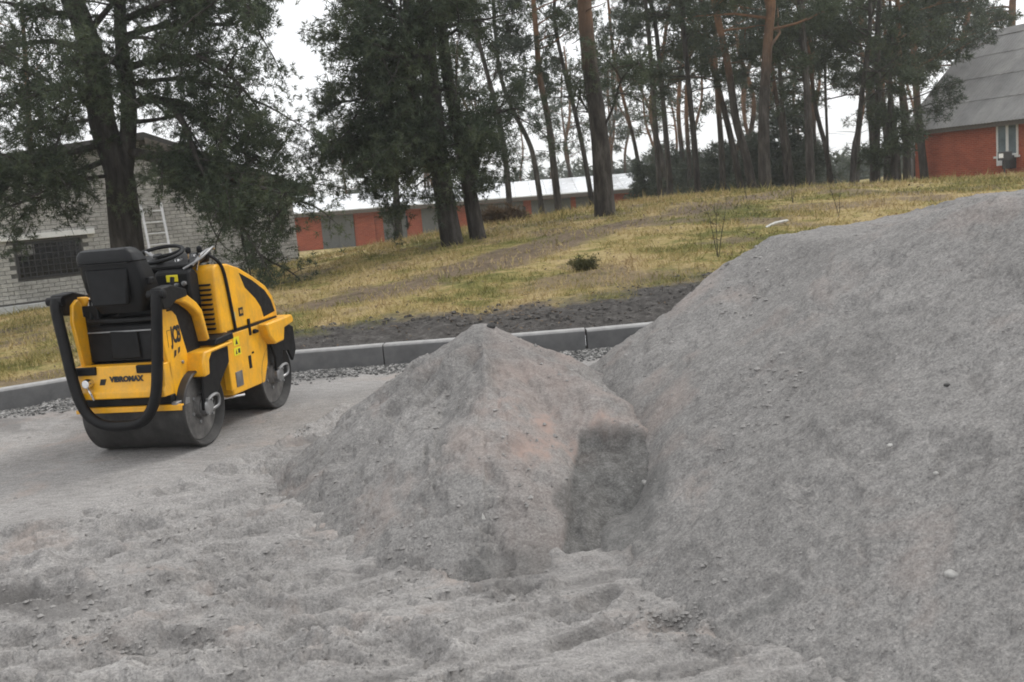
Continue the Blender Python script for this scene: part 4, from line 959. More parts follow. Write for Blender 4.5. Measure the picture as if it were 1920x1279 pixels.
FLOOR = lambda x, y: float(bank_h(np.array([x]), np.array([y]))[0])
def pine(label, pix, Y, wpx, top=11.0, crown=(5.0, 10.5), nl=22, ll=1.8, seed=0, step=.24, nt_=9, nb=9, ln=.16, w=.012, sag=.12, dead=4, cat='pine tree', group=None, mat='needle', bark='bark', extra=None, side=None, name='pine_tree', fork=None, sprig_ln=.65, den=.6, t0=.35):
    r = np.random.default_rng(1000+seed)
    P = [gy(px, py, Y) for px, py in pix]; base = P[0].copy(); gz_ = FLOOR(base[0], base[1]); base[2] = gz_
    P = [np.array([P[0][0], P[0][1], gz_-.25])]+P[1:] if True else P
    d = P[-1]-P[-2]; d = d/np.linalg.norm(d); d = d*.6+np.array([0, 0, .5]); d /= np.linalg.norm(d)
    while P[-1][2] < gz_+top: P.append(P[-1]+d*1.3+r.normal(size=3)*np.array([.12, .12, 0]))
    P = [p-base for p in P]
    r0 = wpx*.5*Y/FPX
    t = thing(name, label, cat, tuple(base), 0, group)
    m = MB(); c = trunk_mesh(m, P, r0, r0*.38, 12 if Y < 24 else 8)
    tr = m.build('trunk', M[bark], t, smooth=True)
    zs = np.array([q[2] for q in c]); cx = np.array(c)
    def at(z): return np.array([np.interp(z, zs, cx[:, 0]), np.interp(z, zs, cx[:, 1]), z])
    cr = Crown(seed+77); cr.den = den; lb = MB()
    for k in range(nl):
        z = crown[0]+(crown[1]-crown[0])*((k+r.uniform(0, 1))/nl)
        a = r.uniform(0, 2*math.pi) if side is None or r.random() < .35 else side+r.normal()*.6
        f = (z-crown[0])/(crown[1]-crown[0]); L = ll*(1.05-.5*f)*r.uniform(.6, 1.3)
        b = bent(at(z), (math.cos(a), math.sin(a), r.uniform(.05, .55)), L, r, sag=sag, n=5, wob=.14)
        lb.tube(b, list(np.linspace(r0*.28, r0*.06, len(b))), 5, False); cr.limb(b, t0, step, sprig_ln, nt_)
        if L > 1.1:
            b2 = bent(b[2], (b[3]-b[2])+r.normal(size=3)*.25, L*.55, r, sag=sag, n=3); lb.tube(b2, list(np.linspace(r0*.13, r0*.04, len(b2))), 4, False); cr.limb(b2, .2, step, sprig_ln*.85, nt_)
    for k in range(dead):
        z = crown[0]*r.uniform(.45, 1.0); a = r.uniform(0, 6.28); b = bent(at(z), (math.cos(a), math.sin(a), r.uniform(-.2, .25)), r.uniform(.35, .95), r, sag=.15, n=4, wob=.2)
        lb.tube(b, list(np.linspace(r0*.10, r0*.03, len(b))), 4, False)
    for bp in (extra or []):     # explicit limbs given as world points
        b = [np.array(q)-base for q in bp[0]]; b = curve3(b, 14); rad = bp[1]
        (MB().tube(b, list(np.linspace(rad, rad*.25, len(b))), 8, False).build('branch', M[bark], t, smooth=True))
        if bp[2]: cr.limb(b, bp[2], step*.85, sprig_ln*bp[3], int(nt_*1.2), droop=.08)
        if bp[2] and len(bp) > 4:
            for k in range(bp[4]):
                i = r.integers(int(len(b)*bp[2]), len(b)-1); a = r.normal(size=3)*np.array([1, 1, .5]); b2 = bent(b[i], (b[i+1]-b[i])/np.linalg.norm(b[i+1]-b[i])*.5+a/np.linalg.norm(a), r.uniform(.5, 1.3), r, sag=.3, n=4)
                lb.tube(b2, list(np.linspace(.022, .006, len(b2))), 4, False); cr.limb(b2, .15, step*.8, sprig_ln*.8, nt_, droop=.1)
    if fork:
        q = [np.array(gy(px, py, Y))-base for px, py in fork[0]]
        for _ in range(3): q.append(q[-1]+np.array([r.normal()*.15, r.normal()*.2, 1.1]))
        m = MB(); trunk_mesh(m, q, fork[1]*.5*Y/FPX, .05, 10, 1.0); m.build('stem', M[bark], t, smooth=True)
        for k in range(fork[2]):
            i = r.integers(max(1, len(q)//2), len(q)); a = r.uniform(0, 6.28); b = bent(q[i]+np.array([0, 0, r.uniform(-.6, .3)]), (math.cos(a), math.sin(a), .2), ll*r.uniform(.5, 1), r, sag=sag, n=5); lb.tube(b, list(np.linspace(.04, .01, len(b))), 4, False); cr.limb(b, .3, step, sprig_ln, nt_)
    if lb.v: tag(lb.build('limbs', M[bark], t, smooth=True), kind='stuff')
    me, n = cr.mesh('crown', nb, ln, w, M[mat]); co = link('crown', me, t)
    tag(cr.tw.build('twigs', M['dbark'], co), kind='stuff')
    return t

# --- the big spreading pine in front of the white building
Yb = 17.5
def g(px, py, dy=0.0): return gy(px, py, Yb+dy)
big_limbs = [
    # (points, radius, foliage start, sprig length factor, side shoots)
    ([g(236, 205), g(275, 186, -.3), g(312, 192, -.6), g(345, 232, -.9), g(368, 298, -1.1), g(392, 345, -1.2)], .095, .45, 1.0, 8),
    ([g(300, 188, -.4), g(350, 196, -.5), g(400, 250, -.6), g(440, 280, -.6), g(500, 300, -.7)], .055, .3, 1.1, 8),
    ([g(238, 285), g(300, 292, -.6), g(380, 318, -1.0), g(460, 345, -1.3), g(530, 362, -1.4), g(560, 380, -1.5)], .07, .25, .9, 11),
    ([g(240, 285), g(300, 305, -.8), g(370, 345, -1.3), g(430, 395, -1.6), g(470, 450, -1.8), g(506, 508, -1.9)], .06, .4, .7, 10),
    ([g(245, 280), g(320, 300, -.3), g(400, 330, -.4), g(480, 350, -.6), g(545, 345, -.6)], .05, .2, 1.0, 10),
    ([g(385, 380, -1.4), g(395, 420, -1.5), g(420, 462, -1.6), g(455, 480, -1.6)], .016, 0, .5, 0),
    ([g(232, 130), g(300, 110, -.5), g(380, 110, -.9), g(440, 150, -1.1), g(485, 205, -1.2)], .07, .25, 1.1, 12),
    ([g(228, 70), g(300, 50, .5), g(380, 45, .8), g(440, 45, .9), g(470, 20, 1.0)], .06, .3, 1.1, 10),
    ([g(225, 40), g(290, 10, -.8), g(350, -10, -1.2), g(420, -10, -1.5), g(480, 20, -1.6)], .06, .25, 1.1, 10),
    ([g(235, 160), g(300, 150, .8), g(370, 150, 1.2), g(440, 185, 1.4), g(470, 230, 1.5)], .05, .3, 1.0, 9),
    ([g(236, 230), g(290, 225, .6), g(350, 215, .9), g(420, 225, 1.0)], .045, .35, .9, 6),
    ([g(188, 170), g(140, 158, -.3), g(95, 165, -.5), g(40, 190, -.6), g(-20, 205, -.7)], .065, .35, 1.0, 8),
    ([g(195, 270), g(140, 285, -.6), g(80, 300, -.9), g(20, 310, -1.1), g(-60, 320, -1.2)], .06, .25, 1.0, 12),
    ([g(200, 300), g(150, 320, -.5), g(100, 330, -.8), g(50, 345, -1.0), g(0, 350, -1.1)], .05, .3, 1.0, 10),
    ([g(203, 330), g(160, 335, -.8), g(115, 350, -1.1), g(80, 372, -1.2)], .035, .4, .7, 4),
    ([g(180, 110), g(120, 80, .5), g(60, 80, .7), g(0, 90, .8), g(-60, 90, .9)], .06, .3, 1.0, 8),
    ([g(165, 60), g(200, 20, -.5), g(230, -20, -.7), g(270, -60, -.8)], .06, .3, 1.0, 8),
    ([g(140, 30), g(90, 20, -.8), g(40, 10, -1.2), g(-20, 0, -1.4)], .05, .2, 1.0, 7),
    ([g(228, 150), g(215, 118, -.7), g(190, 100, -1.1), g(150, 105, -1.4), g(110, 130, -1.5)], .04, .3, .9, 7),
    ([g(226, 100), g(240, 75, -.8), g(275, 70, -1.2), g(310, 85, -1.4)], .035, .25, .9, 6),
    ([g(236, 180), g(225, 160, -.8), g(195, 165, -1.2), g(160, 185, -1.4)], .03, .4, .8, 5),
    ([g(215, 240), g(170, 225, 1.0), g(110, 235, 1.5), g(50, 240, 1.8)], .045, .3, 1.0, 8),
]
pine('large spreading pine with drooping branches, standing behind the road roller before the white building',
     [(240, 500), (232, 400), (222, 320), (192, 230), (181, 134), (151, 34), (118, -40)], Yb, 60, top=9.0, crown=(5.2, 8.8), nl=10, ll=2.2, seed=1, step=.2, nt_=9, nb=17, ln=.09, w=.007, den=1.05, bark='dbark',
     extra=big_limbs, fork=([(228, 345), (236, 300), (242, 201), (234, 134), (226, 60), (222, -30)], 34, 6), sprig_ln=.55, dead=2)

# --- the trees on the rise
def zof(py, px, Y): return gy(px, py, Y)[2]-FLOOR(*gy(px, py, Y)[:2])
Ya = 19.0
def ga(px, py, dy=0.0): return gy(px, py, Ya+dy)
ex = []
for i, (a, b, c) in enumerate([((822, 300), (760, 270), (690, 300)), ((820, 260), (740, 225), (640, 240)), ((815, 210), (730, 180), (625, 195)), ((812, 180), (740, 140), (665, 150)),
                               ((805, 120), (740, 80), (665, 75)), ((800, 80), (730, 20), (670, -10)), ((815, 230), (760, 240), (670, 290)),
                               ((808, 150), (760, 110), (680, 100)), ((818, 250), (860, 230), (890, 250)), ((822, 300), (850, 310), (880, 330)), ((798, 60), (840, 20), (880, 10)), ((800, 100), (760, 30), (700, -20)),
                               ((822, 280), (720, 255), (640, 280)), ((826, 310), (750, 300), (690, 315))]):
    dy = ((i*37) % 7-3)*.45
    ex.append(([ga(*a), ga(*b, dy*.6), ga(*c, dy)], .05, .12, 1.15, 10))
pine('thick dark leaning pine with dense foliage, left one of the close pair',
     [(851, 462), (838, 400), (826, 320), (818, 240), (806, 140), (800, 60), (790, -30)], Ya, 40, top=9.5, crown=(4.6, 9.3), nl=14, ll=2.0, seed=2, step=.24, nt_=11, nb=15, ln=.10, w=.0085, den=.9, bark='dbark', extra=ex,
     fork=([(826, 330), (800, 260), (778, 190), (768, 120), (765, 40), (760, -30)], 26, 8), side=math.pi, sprig_ln=.6, dead=2)
Yn = 19.3
pine('slim dark pine leaning left, right one of the close pair on the rise',
     [(899, 450), (884, 380), (867, 280), (858, 230), (842, 160), (828, 60), (815, -30)], Yn, 29, top=9.5, crown=(3.6, 9.2), nl=18, ll=1.6, seed=3, step=.24, nt_=10, nb=14, den=.85, ln=.10, w=.0075, bark='dbark', dead=6,
     extra=[([gy(868, 285, Yn), gy(890, 260, Yn-.3), gy(925, 215, Yn-.5), gy(960, 175, Yn-.5)], .03, .35, .9, 4), ([gy(862, 250, Yn), gy(885, 215, Yn+.4), gy(910, 190, Yn+.6)], .025, .2, .9, 5)])
pine('tall straight pine with reddish upper bark, standing alone on the crest in the middle',
     [(1134, 396), (1130, 330), (1125, 263), (1116, 190), (1107, 131), (1098, 40), (1094, -30)], 21, 37, top=10.5, crown=(4.3, 10.2), nl=20, ll=1.9, seed=4, step=.26, nt_=10, nb=14, den=.85, ln=.10, w=.008, dead=8,
     extra=[([gy(1124, 255, 21), gy(1150, 200, 20.8), gy(1165, 150, 20.6), gy(1200, 110, 20.5)], .035, .4, .9, 4), ([gy(1122, 240, 21), gy(1090, 190, 21.3), gy(1060, 160, 21.4)], .03, .4, .9, 4)])

mids = [
    # label, pixel line, depth, trunk px, crown start px row, limbs, limb length, needles, seed
    ('thin pale pine leaning left, just right of the close dark pair', [(957, 402), (948, 300), (938, 233), (927, 188), (897, 75), (880, 0)], 30, 13, 215, 16, 1.7),
    ('thin bowed pine bending left, between the pale leaning one and the tall crest pine', [(1018, 393), (1003, 310), (990, 263), (953, 188), (935, 120), (925, 0)], 32, 12, 150, 14, 1.6),
    ('slender pine with warm brown trunk left of the tall crest pine', [(1048, 388), (1038, 310), (1028, 225), (1013, 150), (1005, 60), (1000, 0)], 30, 16, 130, 18, 1.7),
    ('thin dark pine leaning left directly behind the tall crest pine', [(1112, 372), (1095, 290), (1077, 206), (1060, 140), (1040, 40)], 31, 11, 160, 14, 1.5),
    ('narrow pine nearest on the right of the tall crest pine', [(1238, 362), (1230, 250), (1222, 131), (1212, 20)], 36, 12, 120, 16, 1.9),
    ('grey slim pine second to the right of the tall crest pine', [(1258, 359), (1250, 270), (1241, 169), (1228, 40)], 37, 13, 140, 16, 1.8),
    ('thin leaning pine crossing the gap above the far dark thicket', [(1212, 362), (1190, 270), (1170, 190), (1150, 100), (1140, 0)], 42, 9, 150, 12, 1.9),
    ('straight grey pine at the middle of the treeline', [(1309, 354), (1302, 270), (1294, 188), (1282, 60)], 35, 14, 150, 18, 1.9),
    ('pine with warm bark leaning left, behind the thick reddish one', [(1392, 340), (1373, 270), (1346, 161), (1328, 90), (1316, 0)], 37, 15, 110, 16, 1.9),
    ('thick reddish pine leaning left near the crest', [(1414, 345), (1398, 290), (1380, 225), (1365, 124), (1343, 22), (1335, -20)], 31, 20, 60, 16, 1.9),
    ('stout pine with bright orange upper trunk on the crest', [(1434, 347), (1432, 260), (1433, 188), (1440, 75), (1446, -10)], 29, 27, 70, 18, 2.0),
    ('thin pine leaning left, just right of the stout orange pine', [(1478, 343), (1468, 270), (1459, 206), (1450, 140), (1440, 30)], 36, 11, 140, 12, 1.7),
    ('dark forked pine behind the two thin ones on the crest', [(1486, 344), (1478, 280), (1470, 230), (1462, 130), (1455, 20)], 39, 12, 130, 14, 1.9),
    ('sturdy straight grey pine left of the bright sky gap', [(1520, 341), (1517, 260), (1514, 188), (1508, 94), (1500, 0)], 31, 19, 120, 20, 2.2),
    ('pine leaning left at the left rim of the bright sky gap', [(1561, 340), (1549, 280), (1537, 235), (1527, 188), (1515, 90)], 35, 12, 150, 14, 1.9),
    ('thin upright pine in the bright sky gap', [(1553, 340), (1551, 260), (1548, 180), (1545, 60)], 40, 7, 130, 10, 1.7),
    ('curved pine leaning right across the bright sky gap', [(1597, 341), (1602, 280), (1609, 244), (1617, 169), (1630, 70)], 33, 14, 175, 18, 2.1),
    ('straight pine just right of the bright sky gap', [(1643, 341), (1644, 260), (1647, 188), (1645, 60)], 34, 16, 160, 20, 2.3),
    ('dark pine nearest the left corner of the red house', [(1700, 341), (1697, 260), (1692, 200), (1686, 100)], 36, 15, 180, 22, 2.3),
    ('slim pine between the straight pine and the bushy young one', [(1659, 341), (1664, 260), (1668, 190), (1672, 80)], 39, 10, 140, 16, 2.0),
]
for i, (lb_, px, Y, w, cs, nl, ll) in enumerate(mids):
    z0 = max(1.6, zof(cs+35, px[0][0], Y)); pine(lb_, px, Y, w*.84, top=z0+6.5, crown=(z0, z0+6.2), nl=int(nl*.85), ll=ll*1.15, seed=20+i, step=.24, nt_=11, nb=10, ln=.15, w=.013, t0=.58, dead=7, sprig_ln=.55, den=1.15, bark='bark' if any(q in lb_ for q in ('orange', 'reddish', 'warm')) else ('gbark', 'gbark', 'bark', 'dbark')[i % 4], mat='needle' if i % 3 else 'needle2')
# bushy young pine near the house, and the pine whose crown hangs over the house roof
pine('bushy dark young pine with foliage almost to the ground, left of the red house', [(1677, 345), (1676, 300), (1672, 260), (1668, 230)], 33, 15, top=2.4, crown=(.75, 2.4), nl=22, ll=.95, seed=60, step=.2, nt_=8, nb=9, ln=.2, w=.016, dead=0, sprig_ln=.5)
pine('pine whose crown hangs in front of the house roof', [(1775, 330), (1790, 200), (1800, 120), (1812, 40)], 52, 14, top=12, crown=(5.2, 11.5), nl=26, ll=2.6, seed=61, step=.36, den=.8, nt_=8, nb=8, ln=.28, w=.024, dead=2, sprig_ln=.8)
pine('pine behind the ridge of the red house', [(1890, 320), (1895, 100), (1898, 20)], 62, 16, top=14, crown=(8, 13.5), nl=22, ll=2.8, seed=62, step=.4, den=.55, nt_=8, nb=8, ln=.3, w=.026, dead=0, sprig_ln=.9)
pine('pine whose crown fills the sky left of the house roof', [(1735, 330), (1722, 220), (1715, 120), (1708, 20)], 44, 15, top=11.5, crown=(4.6, 11), nl=26, ll=2.5, seed=63, step=.36, den=.8, nt_=8, nb=8, ln=.28, w=.024, dead=4, sprig_ln=.8)
for i, (px, Y, lb_) in enumerate([([(745, 425), (738, 300), (725, 150)], 29, 'pine standing just left of the close pair, before the long red building'),
                                  ([(60, 480), (50, 150), (40, 0)], 38, 'pine rising behind the white building at the left edge')]):
    pine(lb_, px, Y, 13, top=10.5, crown=(4.8 if i < 1 else 6.5, 10.2), nl=12, ll=2.1, seed=70+i, step=.36, nt_=8, nb=7, ln=.2, w=.015, dead=4, sprig_ln=.7, den=.6)

def region(px):
    for lim, txt in ((900, 'left of the close dark pair of pines'), (1133, 'left of the tall crest pine'), (1290, 'right of the tall crest pine'), (1425, 'left of the stout orange pine'), (1545, 'right of the stout orange pine'), (1640, 'around the bright sky gap'), (9999, 'beside the red house')):
        if px < lim: return txt
# --- background pines: four models, copied
FARG = 'slender pines in the hazy wood behind the crest'
FARL = 'slender hazy pine trunk in the wood beyond the crest'
models = []
def far_model(k):
    r = np.random.default_rng(300+k); m = MB(); H = 11
    pts = [np.array([0, 0, -.6])]+[np.array([r.normal()*.10*j+.0, r.normal()*.1*j, 2.2*j]) for j in range(1, 6)]
    tr = MB(); trunk_mesh(tr, pts, .13, .05, 7); cr = Crown(400+k); lb = MB()
    for j in range(11):
        z = r.uniform(4.6, 10.8); a = r.uniform(0, 6.28); p = np.array([np.interp(z, [q[2] for q in pts], [q[0] for q in pts]), np.interp(z, [q[2] for q in pts], [q[1] for q in pts]), z])
        b = bent(p, (math.cos(a), math.sin(a), .3), r.uniform(1, 2.2), r, sag=.1, n=4); lb.tube(b, list(np.linspace(.035, .01, len(b))), 4, False); cr.limb(b, .4, .62, .8, 6, spread=.17)
    return tr, lb, cr
protos = []
def place_far(i, x, y, first):
    pass
fr = random.Random(21); spots = []
for k in range(52):
    Y = fr.uniform(42, 82); px = fr.uniform(620, 1720) if k % 4 else fr.uniform(1150, 1700)
    if 1535 < px < 1600 and Y < 75: continue
    if px < 1180 and Y < 74: Y = fr.uniform(74, 92)
    spots.append((gy(px, 350, Y)[0], Y, region(px)))
for i, (x, y, rg) in enumerate(spots):
    k = i % 4; z = FLOOR(x, y)
    if i < 4:
        tr, lb, cr = far_model(k); t = thing('pine_tree', FARL, 'pine tree', (x, y, z), fr.uniform(0, 6), FARG)
        a = tr.build('trunk', M['bark'], t, smooth=True); tag(lb.build('limbs', M['bark'], t), kind='stuff')
        me, n = cr.mesh('crown', 7, .34, .032, M['needle2']); c = link('crown', me, t); protos.append(t)
    else:
        p = protos[k]; t = p.copy(); COL.objects.link(t); t.location = (x, y, z); t.rotation_euler = (fr.uniform(-.05, .05), fr.uniform(-.06, .06), fr.uniform(0, 6.28)); s = fr.uniform(.8, 1.25); t.scale = (s, s, s)
        for ch in [q for q in p.children]:
            c = ch.copy(); COL.objects.link(c); c.parent = t
    t['label'] = 'slender hazy far pine '+rg; t['group'] = 'slender far pines '+rg
# --- young conifers of the understorey beyond the crest
def young_model(k):
    r = np.random.default_rng(500+k); cr = Crown(510+k); tr = MB(); tr.tube([(0, 0, -.5), (0, 0, 1.5), (.03, 0, 3.4)], [.06, .045, .01], 6)
    for j in range(30):
        z = .4+3.0*(j/30)**.9; a = j*2.4+r.normal()*.3; L = (1.25*(1-z/3.7)+.12)*r.uniform(.75, 1.2)
        b = bent((0, 0, z), (math.cos(a), math.sin(a), .15), L, r, sag=.1, n=3); cr.limb(b, .15, .3, .5, 6, spread=.12)
    return tr, cr
yp = []
YG = 'young pines of the dark understorey beyond the crest'; YLB = 'young dark bushy pine in the understorey beyond the crest'
ysp = []
for k in range(32):
    Y = fr.uniform(40, 78); px = fr.uniform(880, 1545) if k % 5 else fr.uniform(600, 1720)
    if px < 1180: Y = fr.uniform(73, 85)
    if 1540 < px < 1600: continue
    ysp.append((gy(px, 350, Y)[0], Y, region(px)))
for i, (x, y, rg) in enumerate(ysp):
    k = i % 3; z = FLOOR(x, y)
    if i < 3:
        tr, cr = young_model(k); t = thing('young_pine', YLB, 'young pine', (x, y, z), 0, YG); tr.build('trunk', M['dbark'], t)
        me, n = cr.mesh('crown', 8, .26, .028, M['needle2']); link('crown', me, t); yp.append(t)
    else:
        p = yp[k]; t = p.copy(); COL.objects.link(t); t.location = (x, y, z); t.rotation_euler = (0, 0, fr.uniform(0, 6.28)); s = fr.uniform(.6, 1.15); t.scale = (s*1.15, s*1.15, s)
        for ch in [q for q in p.children]:
            c = ch.copy(); COL.objects.link(c); c.parent = t
    t['label'] = 'young dark bushy far pine '+rg; t['group'] = 'young far pines '+rg
# --- the far wood closing the view: one mass
wr = np.random.default_rng(9)
def far_wood():
    vs = []
    N = 800
    for k in range(N):
        y = wr.uniform(88, 150); x = wr.uniform(-1.0, 1.0)*y; h = wr.uniform(2.4, 4.3)*(1+.25*math.sin(x*.13))*(y/110)**.5; z = -1.2
        n = 46; t = wr.uniform(0, 1, n); rad = (1-t)*1.5+.25; a = wr.uniform(0, 6.28, n)
        p = np.stack([x+rad*np.cos(a)*wr.uniform(.2, 1, n), y+rad*np.sin(a), z+.2+t*h], 1)
        d = np.stack([np.cos(a), np.sin(a), np.full(n, .2)], 1)
        vs.append(blades(p, d, 3, .8, .13, wr))
    v = np.concatenate(vs); n = len(v)//3; return mesh_np('far_wood', v, np.arange(n*3).reshape(n, 3), M['needle2'])
tag(link('far_wood', far_wood()), 'grey green far-off wood closing the view along the horizon', 'wood', kind='stuff')

# ------------------------------------------------------------------ grass, clods, gravel
gr = np.random.default_rng(31)
def grass_stuff(n0=150000):
    s = gr.uniform(-.62, .62, n0); y0 = 10.0*(34/10.0)**gr.uniform(0, 1, n0)**1.15; x = s*y0*1.02; y = y0
    so, pa = masks(x, y); dist = y-kerb_y(x)
    dens = (1-so)*(1-.75*pa)*sm(-.35, .1, fbm(x*1.6, y*1.6, 4, 201)+.1)
    k = (gr.uniform(0, 1, n0) < dens) & (dist > .25); x, y = x[k], y[k]; z = bank_h(x, y); n = len(x)
    base = np.stack([x, y, z], 1); a = gr.uniform(0, 6.28, n); h = gr.uniform(.025, .085, n)*(.5+1.1*vn(x*1.1, y*1.1, 203))*(1+.6*sm(14, 28, y))*np.where(gr.uniform(0, 1, n) < .07, 2.1, 1); w = .004*(y/10)**1.1
    sd = np.stack([np.cos(a), np.sin(a), 0*a], 1)*w[:, None]; b2 = gr.uniform(0, 6.28, n); ln = gr.uniform(.2, 1.4, n)*h
    tip = base+np.stack([np.cos(b2)*ln, np.sin(b2)*ln, h], 1)
    v = np.stack([base-sd, base+sd, tip], 1).reshape(-1, 3); return mesh_np('grass', v, np.arange(3*n).reshape(n, 3), M['grass'])
M['brownleaf'] = needle_mat('brown_leaves', (.05, .036, .024), (.12, .082, .05), (.24, .175, .11))
tag(link('grass', grass_stuff()), 'short dry yellowish grass covering the rise', 'grass', kind='stuff')

def litter_stuff(n=16000):
    s = gr.uniform(-.62, .62, n); y = 10.0*(30/10.0)**gr.uniform(0, 1, n); x = s*y; so, pa = masks(x, y)
    k = (gr.uniform(0, 1, n) < .25+.6*sm(-.1, .25, fbm(x*.9, y*.9, 4, 231))) & (y-kerb_y(x) > .3); x, y = x[k], y[k]; n = len(x); z = bank_h(x, y)+gr.uniform(.004, .03, n)
    a = gr.uniform(0, 6.28, n); r = gr.uniform(.012, .035, n)*(y/12); c, s2 = np.cos(a)*r, np.sin(a)*r
    P = np.stack([x, y, z], 1); t = gr.uniform(-.5, .5, n)*r
    v = np.stack([P+np.stack([c, s2, t], 1), P+np.stack([-s2*.4, c*.4, t*0], 1), P-np.stack([c, s2, t], 1), P+np.stack([s2*.4, -c*.4, t*0+.006], 1)], 1).reshape(-1, 3)
    return mesh_np('leaf_litter', v, np.arange(4*n).reshape(n, 4), M['brownleaf'])
_t = (1+5**.5)/2
ICO_V0 = np.array([(-1, _t, 0), (1, _t, 0), (-1, -_t, 0), (1, -_t, 0), (0, -1, _t), (0, 1, _t), (0, -1, -_t), (0, 1, -_t), (_t, 0, -1), (_t, 0, 1), (-_t, 0, -1), (-_t, 0, 1)])/1.902
ICO_F0 = np.array([(0, 11, 5), (0, 5, 1), (0, 1, 7), (0, 7, 10), (0, 10, 11), (1, 5, 9), (5, 11, 4), (11, 10, 2), (10, 7, 6), (7, 1, 8), (3, 9, 4), (3, 4, 2), (3, 2, 6), (3, 6, 8), (3, 8, 9), (4, 9, 5), (2, 4, 11), (6, 2, 10), (8, 6, 7), (9, 8, 1)])
OCT_V = np.array([(1, 0, 0), (-1, 0, 0), (0, 1, 0), (0, -1, 0), (0, 0, 1), (0, 0, -1)])*1.1
OCT_F = np.array([(0, 2, 4), (2, 1, 4), (1, 3, 4), (3, 0, 4), (2, 0, 5), (1, 2, 5), (3, 1, 5), (0, 3, 5)])
def lumps(name, x, y, z, r, mat, flat=.7, sink=.35, oct_=False):
    n = len(x); ICO_V, ICO_F, NV = (OCT_V, OCT_F, 6) if oct_ else (ICO_V0, ICO_F0, 12)
    V = ICO_V[None]*gr.uniform(.65, 1.25, (n, NV, 1)); a = gr.uniform(0, 6.28, n); c, s = np.cos(a), np.sin(a)
    V = V*np.stack([gr.uniform(.7, 1.35, n), gr.uniform(.7, 1.1, n), gr.uniform(.5, .9, n)*flat/.7], 1)[:, None]
    V = np.stack([V[..., 0]*c[:, None]-V[..., 1]*s[:, None], V[..., 0]*s[:, None]+V[..., 1]*c[:, None], V[..., 2]], -1)*r[:, None, None]
    V = V+np.stack([x, y, z+r*(flat*.6-sink)], 1)[:, None]
    F = (ICO_F[None]+np.arange(n)[:, None, None]*NV).reshape(-1, 3); return mesh_np(name, V.reshape(-1, 3), F, mat, False)
def stone_mat(name, stops, sc=40):
    t = NT(name); c = t.ramp(t.noise(sc, 2, .6, t.pos), stops); t.set(c, .9, 0, .2); t.bump(t.noise(160, 3, .7, t.pos), .4, .004); return t.m
M['gravel'] = stone_mat('crushed_stone', [(.36, (.05, .05, .05)), (.5, (.14, .138, .132)), (.62, (.34, .33, .32))], 26)
M['clod'] = stone_mat('soil_clod', [(.3, (.04, .038, .036)), (.6, (.12, .112, .104)), (.75, (.2, .19, .18))], 12)
M['sclod'] = stone_mat('sand_clod', [(.3, (.17, .163, .156)), (.5, (.26, .25, .24)), (.7, (.34, .327, .314))], 9)
n = 9000; x = gr.uniform(-6.5, 2.6, n); d = np.abs(gr.normal(0, .22, n))*1.2+.06; y = kerb_y(x)-.075-d
z = ground_h(x.copy(), y.copy()); k = (gr.uniform(0, 1, n) < sm(.85, .35, d+.3*fbm(x*2, y*2, 3, 211)))
tag(link('gravel', lumps('gravel', x[k], y[k], z[k], gr.uniform(.010, .030, k.sum()), M['gravel'])), 'crushed grey gravel strewn along the foot of the kerb', 'gravel', kind='stuff')
n = 11000; x = gr.uniform(-7, 6, n); d = gr.uniform(.08, 2.6, n); y = kerb_y(x)+d; so, pa = masks(x, y); k = gr.uniform(0, 1, n) < so*sm(-.3, .3, fbm(x*2, y*2, 3, 213)+.1)
x, y = x[k], y[k]
tag(link('soil_clods', lumps('soil_clods', x, y, bank_h(x, y), (.004+.026*gr.uniform(0, 1, len(x))**3)*(.5+vn(x*2, y*2, 215)), M['clod'])), 'dark crumbled soil clods lying behind the kerb', 'soil', kind='stuff')
tag(link('leaf_litter', litter_stuff()), 'brown fallen leaves and cones scattered through the grass', 'leaf litter', kind='stuff')
# crumbs of sand on the loose ground and the piles
def crumbs(n, s0, s1, y0, y1, r0, r1, pw=3):
    s = gr.uniform(s0, s1, n); y = y0*(y1/y0)**gr.uniform(0, 1, n); x = s*y; return x, y, r0+(r1-r0)*gr.uniform(0, 1, n)**pw*(.6+.4*y/3)
X1, Y1, R1 = crumbs(34000, -.6, .3, 2.2, 8.0, .002, .016, 7)
kk = (vn(X1*2.2, Y1*3.5, 221) > .58) & (pile1_h(X1, Y1)[1] < .1) & ((ground_h(X1.copy(), Y1.copy()) > pile1_h(X1, Y1)[0]-.05) | (gr.uniform(0, 1, len(X1)) < .45)) & ((lip_s(X1, Y1) > -.05) | (gr.uniform(0, 1, len(X1)) < .12)); X1, Y1, R1 = X1[kk], Y1[kk], R1[kk]
p1 = pile1_h(X1, Y1)[0]; gh = ground_h(X1.copy(), Y1.copy()); p2 = pile2_h(X1, Y1)
Z1 = np.maximum(np.maximum(p1, p2), gh)
X2, Y2, R2 = crumbs(5000, .1, .62, 2.3, 6.6, .002, .008, 7); Z2 = np.maximum(np.maximum(pile2_h(X2, Y2), pile1_h(X2, Y2)[0]), ground_h(X2.copy(), Y2.copy()))
